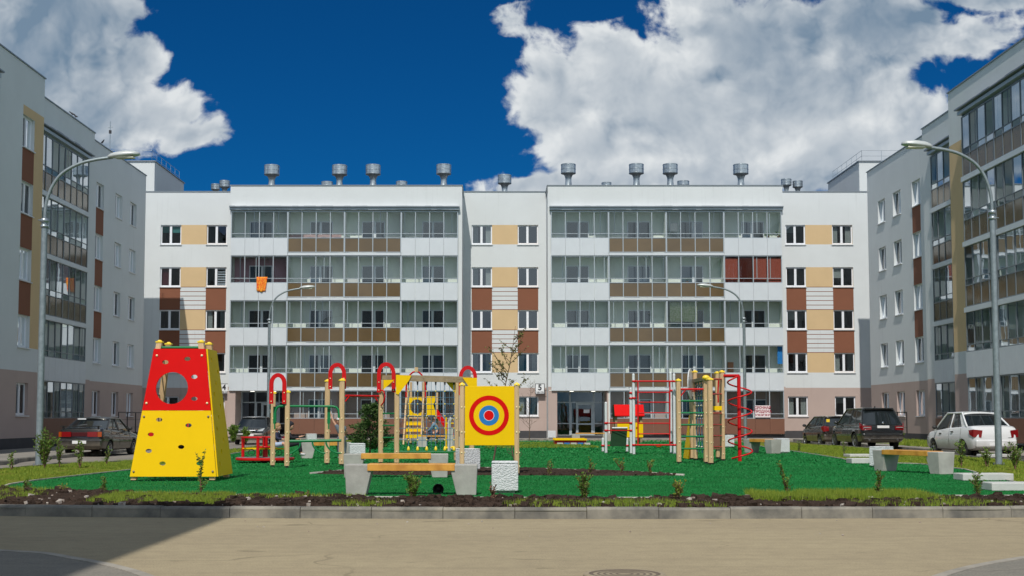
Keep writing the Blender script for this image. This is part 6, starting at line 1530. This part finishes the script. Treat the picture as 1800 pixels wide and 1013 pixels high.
# ============================================================ PLANTS
def leafmat(name, c, c2, tr=.25):
    m = bpy.data.materials.new(name); m.use_nodes = True; t = m.node_tree; q = NT(t); b = t.nodes['Principled BSDF']; b.inputs['Roughness'].default_value = .6; b.inputs['Specular IOR Level'].default_value = .25
    g = q.n('ShaderNodeNewGeometry'); col = q.mix(g.outputs['Random Per Island'], c, c2); q.put(b.inputs['Base Color'], col)
    tl = q.n('ShaderNodeBsdfTranslucent'); q.put(tl.inputs[0], col); mx = q.n('ShaderNodeMixShader'); mx.inputs[0].default_value = tr
    t.links.new(b.outputs[0], mx.inputs[1]); t.links.new(tl.outputs[0], mx.inputs[2]); t.links.new(mx.outputs[0], t.nodes['Material Output'].inputs[0]); return m
M['leaf'] = leafmat('shrub_leaf', (.07, .16, .02), (.19, .28, .05)); M['leafy'] = leafmat('yellow_green_leaf', (.15, .20, .02), (.26, .28, .05)); M['needle'] = leafmat('dark_foliage', (.028, .075, .018), (.085, .14, .035), .15)
M['grass'] = leafmat('grass_blade', (.13, .22, .02), (.32, .38, .05), .35); M['bark'] = mat('bark', (.13, .085, .055), .9, var=.4, vs=12); M['twig'] = mat('reddish_twig', (.17, .09, .06), .9, var=.3, vs=14); M['deadleaf'] = leafmat('withered_leaf', (.15, .07, .04), (.26, .15, .10))
def leaf(mb, p, d, L, w, m, rr):
    d = d.normalized(); s_ = d.cross(Vector((rr.uniform(-1, 1), rr.uniform(-1, 1), rr.uniform(.2, 1)))); s_ = s_.normalized() * w if s_.length > .05 else d.orthogonal().normalized() * w
    n_ = d.cross(s_).normalized() * w * .35; mb.face([p, p + d * L * .45 + s_ + n_, p + d * L, p + d * L * .45 - s_ + n_], m)
def shrub(name, label, px, py, ht, spread, stems, dens, m, seed, z=.13, L=.05, lean=(0, 0), cat='shrub', group='young shrubs planted along the kerb', bark=None, xyz=None, side=3):
    rr = random.Random(seed); x, y = G(px, py, z) if xyz is None else xyz; t = thing(name, label, cat, (x, y, z), 0, group); sm, fm = MB(), MB(); bark = bark or M['twig']
    for k in range(stems):
        a = rr.uniform(0, 6.28); sp = spread * rr.uniform(.2, 1); h = ht * rr.uniform(.65, 1); pts = []; n = 7; wx, wy = rr.uniform(-.03, .03), rr.uniform(-.03, .03)
        for i in range(n):
            f = i / (n - 1); pts.append(Vector((math.cos(a) * sp * f ** 1.3 + lean[0] * f * h + wx * math.sin(f * 7), math.sin(a) * sp * f ** 1.3 + lean[1] * f * h + wy * math.sin(f * 6), h * f)))
        sm.tube(pts, [.007 * (1 - .8 * i / (n - 1)) * (1 + ht) for i in range(n)], bark, 5)
        br = [pts]
        for q in range(side):
            i = rr.randrange(1, n - 1); b = pts[i]; d = Vector((rr.uniform(-1, 1), rr.uniform(-1, 1), rr.uniform(.4, 1.2))).normalized() * h * rr.uniform(.15, .35); bp = [b, b + d * .5, b + d + Vector((0, 0, h * .05))]; sm.tube(bp, [.005, .004, .002], bark, 4); br.append(bp)
        for bp in br:
            for i in range(len(bp) - 1):
                for q in range(int(dens * (bp[i + 1] - bp[i]).length / .03) + 0):
                    p = bp[i].lerp(bp[i + 1], rr.random())
                    if p.z < ht * .10: continue
                    leaf(fm, p, Vector((rr.uniform(-1, 1), rr.uniform(-1, 1), rr.uniform(-.2, 1))), L * rr.uniform(.6, 1.2), L * .24, m, rr)
    sm.build('stem', t)
    if fm.f: fm.build('leaves', t)
    return t
SH = [(183, 868, .30, .07, 5, 1.6, 'leaf', 'small leafy shrub at the left, in front of the turf corner'), (352, 869, .62, .04, 3, 1.8, 'leaf', 'thin upright shrub in front of the tower'), (45, 864, .22, .10, 6, 1.5, 'leaf', 'low weedy shrub at the far left of the kerb bed'),
      (540, 876, .16, .03, 3, 1.4, 'leafy', 'tiny shrub left of the front bench'), (727, 880, .42, .14, 14, 2.2, 'leaf', 'bushy shrub in front of the bench, left of the black pot'), (866, 880, .24, .06, 7, .8, 'deadleaf', 'withered reddish twigs before the nearest bin'),
      (1028, 880, .42, .13, 12, 2.0, 'leaf', 'leafy shrub right of the nearest bin'), (1192, 880, .32, .12, 9, 1.6, 'leafy', 'yellowish shrub below the climbing frame'), (1386, 874, .62, .04, 3, 1.8, 'leaf', 'tall thin leaning shrub right of the climbing frame'),
      (1545, 876, .46, .06, 5, 1.8, 'leaf', 'slender shrub left of the right-hand slabs'), (1719, 877, .40, .08, 6, 1.8, 'leaf', 'shrub in front of the pale slab at the right'), (110, 866, .14, .08, 5, 1.2, 'leafy', 'tiny yellow weed near the left corner')]
for i, (px, py, h, sp, st, de, mm, lb) in enumerate(SH): shrub('shrub', lb, px, py, h, sp, st, de * 1.4, M[mm], 40 + i, lean=(-.25, 0) if px == 1386 else (0, 0))
LS = [(78, 823, .95, .35, 14, 1.3, 'leafy shrub round the foot of the left lamp post'), (105, 822, .9, .12, 4, 1.0, 'tall twiggy shrub right of the left lamp post'), (140, 822, .75, .10, 4, 1.1, 'twiggy shrub behind the lawn before the dark sedan'), (20, 826, .55, .06, 3, 1.0, 'thin shrub at the left edge of the lawn'),
      (188, 817, .5, .1, 4, .9, 'small shrub just left of the tower'), (1484, 803, .55, .06, 3, 1.0, 'thin shrub before the black suv'), (1690, 820, .75, .16, 6, 1.2, 'shrub before the wheel of the white sedan'), (1735, 822, .55, .2, 6, 1.2, 'low shrub left of the right lamp post'), (1785, 826, .7, .3, 9, 1.1, 'spreading shrub right of the right lamp post'),
      (1405, 795, .45, .04, 3, 1.0, 'thin shrub before the small dark hatchback'), (1640, 818, .5, .18, 6, .7, 'bare twigs under the right-hand bench')]
for i, (px, py, h, sp, st, de, lb) in enumerate(LS): shrub('shrub', lb, px, py, h, sp, st, de * 1.4, M['leaf'], 80 + i, z=.12, L=.07, group='shrubs on the lawns beside the turf')
BS = [(410, 779, .95, .3, 12, 'green bush under the bumper of the black saloon'), (432, 779, .8, .2, 9, 'smaller green bush beside the black saloon'), (372, 784, .6, .2, 7, 'low bush right of the tower by the far lawn'), (1600, 775, .9, .3, 14, 'bush beside the right building behind the suv'), (1617, 776, .9, .25, 14, 'second bush by the right building, left of the white sedan'), (1583, 776, .5, .3, 9, 'low weeds behind the rear wheel of the suv')]
for i, (px, py, h, sp, st, lb) in enumerate(BS): shrub('shrub', lb, px, py, h, sp, st, 2.2, M['leaf'], 120 + i, z=.12, L=.12, group='bushes at the far side')
for i, (px, py) in enumerate(((965, 836), (1092, 832), (1142, 835), (1038, 834))): shrub('shrub', ['small yellowish weed in the middle of the planting bed', 'twiggy weed in the planting bed below the white posts', 'sparse weed near the right tip of the planting bed', 'tiny weed between two others in the planting bed'][i], px, py, .35, .16, 5, 1.2, M['leafy'], 150 + i, z=.17, L=.05, group='weeds in the planting bed')
# bushy young tree behind the left benches
def bushy_tree():
    x, y = G(650, 799, ZT); t = thing('young_tree', 'dark leafy young tree left of the rope net', 'tree', (x, y, ZT)); rr = random.Random(9); H = 1.75; tm, fm = MB(), MB(); tm.tube([(0, 0, 0), (.02, 0, .5), (0, .02, 1.1), (.03, 0, H * .96)], [.035, .028, .02, .006], M['bark'], 8)
    for k in range(78):
        z = rr.uniform(.12, H * .95); a = rr.uniform(0, 6.28); ln = (1 - (z / H) ** 1.2) * .88 * rr.uniform(.55, 1.1) + .10; tip = Vector((math.cos(a) * ln, math.sin(a) * ln, z + ln * rr.uniform(.1, .55))); b0 = Vector((0, 0, z)); tm.tube([b0, b0.lerp(tip, .5) + Vector((0, 0, .03)), tip], [.012, .008, .003], M['bark'], 4)
        for q in range(85):
            f = rr.uniform(.2, 1.03); p = b0.lerp(tip, f) + Vector((rr.gauss(0, .045), rr.gauss(0, .045), rr.gauss(0, .035))); leaf(fm, p, (tip - b0).normalized() + Vector((rr.uniform(-.9, .9), rr.uniform(-.9, .9), rr.uniform(-.3, .6))),   .10 * rr.uniform(.6, 1.2), .022, M['needle'], rr)
    tm.build('trunk', t); fm.build('crown', t)
bushy_tree()
def sapling(label, px, py, ht, lean, leaves, seed, nb=26, wide=.55, L=.07, z=ZT):
    x, y = G(px, py, z); t = thing('sapling', label, 'tree', (x, y, z), 0, 'thin saplings'); rr = random.Random(seed); tm, fm = MB(), MB(); n = 9
    tr = [Vector((lean * ht * (i / (n - 1)) ** 1.1 + .02 * math.sin(i * 1.3), .02 * math.cos(i * 1.7), ht * i / (n - 1))) for i in range(n)]; tm.tube(tr, [.024 * (1 - .85 * i / (n - 1)) for i in range(n)], M['bark'], 7)
    for k in range(nb):
        f = rr.uniform(.18, .95); i = min(int(f * (n - 1)), n - 2); b = tr[i].lerp(tr[i + 1], f * (n - 1) - i); a = rr.choice([0, math.pi]) + rr.uniform(-1.2, 1.2); ln = ht * wide * (1 - f * .65) * rr.uniform(.35, 1) * .6
        d = Vector((math.cos(a), math.sin(a), rr.uniform(.5, 1.3))).normalized(); pts = [b, b + d * ln * .4, b + d * ln * .75 + Vector((0, 0, ln * .05)), b + d * ln + Vector((0, 0, ln * .12))]; tm.tube(pts, [.009, .006, .004, .002], M['bark'], 4)
        subs = [pts]
        for q in range(3):
            c = pts[rr.randrange(1, 3)]; e = (d + Vector((rr.uniform(-1, 1), rr.uniform(-1, 1), rr.uniform(-.2, .8)))).normalized() * ln * rr.uniform(.2, .45); sp = [c, c + e]; tm.tube(sp, [.004, .002], M['bark'], 4); subs.append(sp)
        for sp in subs:
            for i in range(len(sp) - 1):
                for q in range(int(leaves * (sp[i + 1] - sp[i]).length / .05)):
                    leaf(fm, sp[i].lerp(sp[i + 1], rr.random()), Vector((rr.uniform(-1, 1), rr.uniform(-1, 1), rr.uniform(-.8, .6))), L * rr.uniform(.6, 1.2), L * .25, M['leafs2'], rr)
    tm.build('trunk', t)
    if fm.f: fm.build('crown', t)
M['leafs2'] = leafmat('olive_leaf', (.10, .12, .03), (.22, .21, .06))
sapling('slender leaning sapling with sparse olive leaves behind the bullseye board', 864, 829, 3.45, .17, 1.1, 5, nb=38, wide=.62, L=.07)
sapling('nearly bare twiggy sapling left of entrance five', 930, 776, 3.3, .03, .10, 6, nb=30, wide=.62, L=.12)
sapling('thin bare sapling with few leaves right of the planting bed stake', 905, 830, 1.2, -.1, .1, 8, nb=8, wide=.5)

# grass, stones: uncountable
def in_poly(poly, x, y):
    c = False; j = len(poly) - 1
    for i in range(len(poly)):
        xi, yi = poly[i]; xj, yj = poly[j]
        if (yi > y) != (yj > y) and x < (xj - xi) * (y - yi) / (yj - yi) + xi: c = not c
        j = i
    return c
from mathutils import noise as mn
def blades(name, poly, n, h, z, seed, thresh=-.2, sc=.8, far=1, excl=None, w=.006):
    rr = random.Random(seed); mb = MB(); xs = [p[0] for p in poly]; ys = [p[1] for p in poly]; k = 0; tries = 0
    while k < n and tries < n * 12:
        tries += 1; x, y = rr.uniform(min(xs), max(xs)), rr.uniform(min(ys), max(ys))
        if not in_poly(poly, x, y) or mn.noise((x * sc, y * sc, seed)) < thresh or (excl and in_poly(excl, x, y)): continue
        for q in range(3):
            a = rr.uniform(0, 6.28); hh = h * rr.uniform(.4, 1.1); dx, dy = math.cos(a) * w * far, math.sin(a) * w * far; bx, by_ = x + rr.gauss(0, .025), y + rr.gauss(0, .025); lx_, ly_ = rr.gauss(0, hh * .35), rr.gauss(0, hh * .35)
            mb.face([(bx - dx, by_ - dy, z - .02), (bx + dx, by_ + dy, z - .02), (bx + lx_, by_ + ly_, z + hh)], M['grass'])
        k += 1
    o = mb.build(name); tag(o, None, None, None, 'stuff'); return o
def tag_s(o, lb, cat): o['label'] = lb; o['category'] = cat
ex = poly
tag_s(blades('grass', [(-12.4, 24), (-11, 21), (-9, 21.5), (-8.3, 40), (-10.9, 40), (-12.3, 36.5)], 9000, .055, .12, 1, -.12, 1.2, 1.6, ex, .007), 'rough green grass on the left lawn beside the turf', 'grass')
tag_s(blades('grass', [(8.8, 24), (13.5, 22), (15.6, 26), (15.6, 62), (10, 62)], 15000, .055, .12, 2, -.12, 1.2, 1.8, ex, .008), 'rough green grass on the right lawn beside the turf', 'grass')
tag_s(blades('grass', [(-10.6, 40), (-6, 40), (-5, 73), (-10.6, 75)], 3000, .08, .12, 3, -.1, 1, 2.5, ex, .012), 'grass on the far left lawn', 'grass')
tag_s(blades('grass', front, 4000, .06, .17, 4, .14, .55, 1.1, None, .005), 'patches of short grass and weeds on the soil behind the kerb', 'grass')
gp = [(G(a, 888, .13)[0], 18.85) for a in (1310,)] + [(G(1630, 888, .13)[0], 18.9), (G(1630, 876, .13)[0], 21.5), (G(1330, 876, .13)[0], 21.6)]
tag_s(blades('grass', [(3.9, 19.8), (6.7, 19.9), (6.9, 21.7), (4.1, 21.7)], 5500, .10, .17, 6, -.35, 1.6, 1.2, None, .005), 'thick grass patch at the right of the soil strip', 'grass')
tag_s(blades('grass', [(-6.0, 19.3), (-4.1, 19.0), (-4.1, 21.2), (-6.2, 21.4)], 3000, .08, .17, 7, -.3, 1.6, 1.2, None, .005), 'thin grass patch behind the shaded kerb', 'grass')
tag_s(blades('grass', [(-.5, 55), (4.5, 56), (4, 66), (-.5, 68)], 2600, .07, .135, 9, -.3, .4, 2.5, None, .012), 'grass patch near the sandbox', 'grass')
tag_s(blades('grass', [(19.0, 58), (22.5, 58), (22.5, 76), (19.0, 76)], 2500, .2, .11, 10, -.4, .5, 2.5, None, .014), 'weeds at the foot of the right building', 'grass')
# short fibres standing on the artificial turf
def fibres():
    rr = random.Random(21); mb = MB(); m1 = leafmat('turf_fibre', (.006, .115, .022), (.024, .23, .062), .15); V, Fc = [], []
    for y0, y1, dens, h, w in ((21.4, 26, 420, .022, .010), (26, 34, 190, .026, .016), (34, 48, 60, .034, .028), (48, 74, 18, .05, .05)):
        n = int((y1 - y0) * 24 * dens * .92)
        for k in range(n):
            x, y = rr.uniform(-12, 12.3), rr.uniform(y0, y1)
            if y < 46 and not in_poly(poly, x, y): continue
            if y >= 46 and (x > 11.5 or x < -8.5 + max(0, (y - 46)) * .03): continue
            if 28 < y < 34 and in_poly(bed, x, y): continue
            a = rr.uniform(0, 3.14); dx, dy = math.cos(a) * w, math.sin(a) * w; hh = h * rr.uniform(.3, 1.2); b = len(V); V += [(x - dx, y - dy, ZT - .004), (x + dx, y + dy, ZT - .004), (x + rr.gauss(0, w * .7), y + rr.gauss(0, w * .5), ZT + hh)]; Fc.append((b, b + 1, b + 2))
    me = bpy.data.meshes.new('turf_fibres'); me.from_pydata(V, [], Fc); me.materials.append(m1); o = bpy.data.objects.new('turf_fibres', me); COL.objects.link(o); o['kind'] = 'stuff'; o['label'] = 'short green fibres of the artificial turf'; o['category'] = 'turf'
fibres()
def clods(name, poly, n, z, seed, smin, smax, m, label, cat):
    rr = random.Random(seed); mb = MB(); xs = [p[0] for p in poly]; ys = [p[1] for p in poly]; k = 0
    while k < n:
        x, y = rr.uniform(min(xs), max(xs)), rr.uniform(min(ys), max(ys))
        if not in_poly(poly, x, y) or (m is M['soil'] and mn.noise((x * .7, y * .7, 4)) > .15): continue
        k += 1; r_ = smin + (smax - smin) * rr.random() ** 3; T = Matrix.Translation((x, y, z + r_ * .3)) @ Matrix.Rotation(rr.uniform(0, 6), 4, 'Z') @ Matrix.Rotation(rr.uniform(-.5, .5), 4, 'X')
        vs = [T @ Vector((sx * r_ * rr.uniform(.6, 1.2), sy * r_ * rr.uniform(.5, 1), sz * r_ * rr.uniform(.4, .8))) for sx in (-1, 1) for sy in (-1, 1) for sz in (-1, 1)]
        mb.mesh(vs, [(0, 1, 3, 2), (4, 6, 7, 5), (0, 4, 5, 1), (2, 3, 7, 6), (0, 2, 6, 4), (1, 5, 7, 3)], m)
    o = mb.build(name); o['label'] = label; o['category'] = cat; o['kind'] = 'stuff'
M['stone'] = mat('pale_stone', (.42, .39, .35), .9, vs=8, col2=(.25, .18, .14), bump=.3)
clods('soil_clods', front, 5200, .14, 1, .012, .075, M['soil'], 'dark crumbly soil clods behind the kerb', 'soil')
clods('stones', front, 280, .165, 2, .008, .045, M['stone'], 'pale stones scattered over the soil strip', 'stones')
clods('stones', [(-4, 15.5), (9, 15.5), (9, 18.2), (-4, 18.2)], 60, .0, 3, .004, .014, M['stone'], 'tiny pebbles on the sandy asphalt', 'stones')
clods('soil_clods', bed, 900, .155, 5, .01, .05, M['soil'], 'soil clods in the planting bed inside the turf', 'soil')
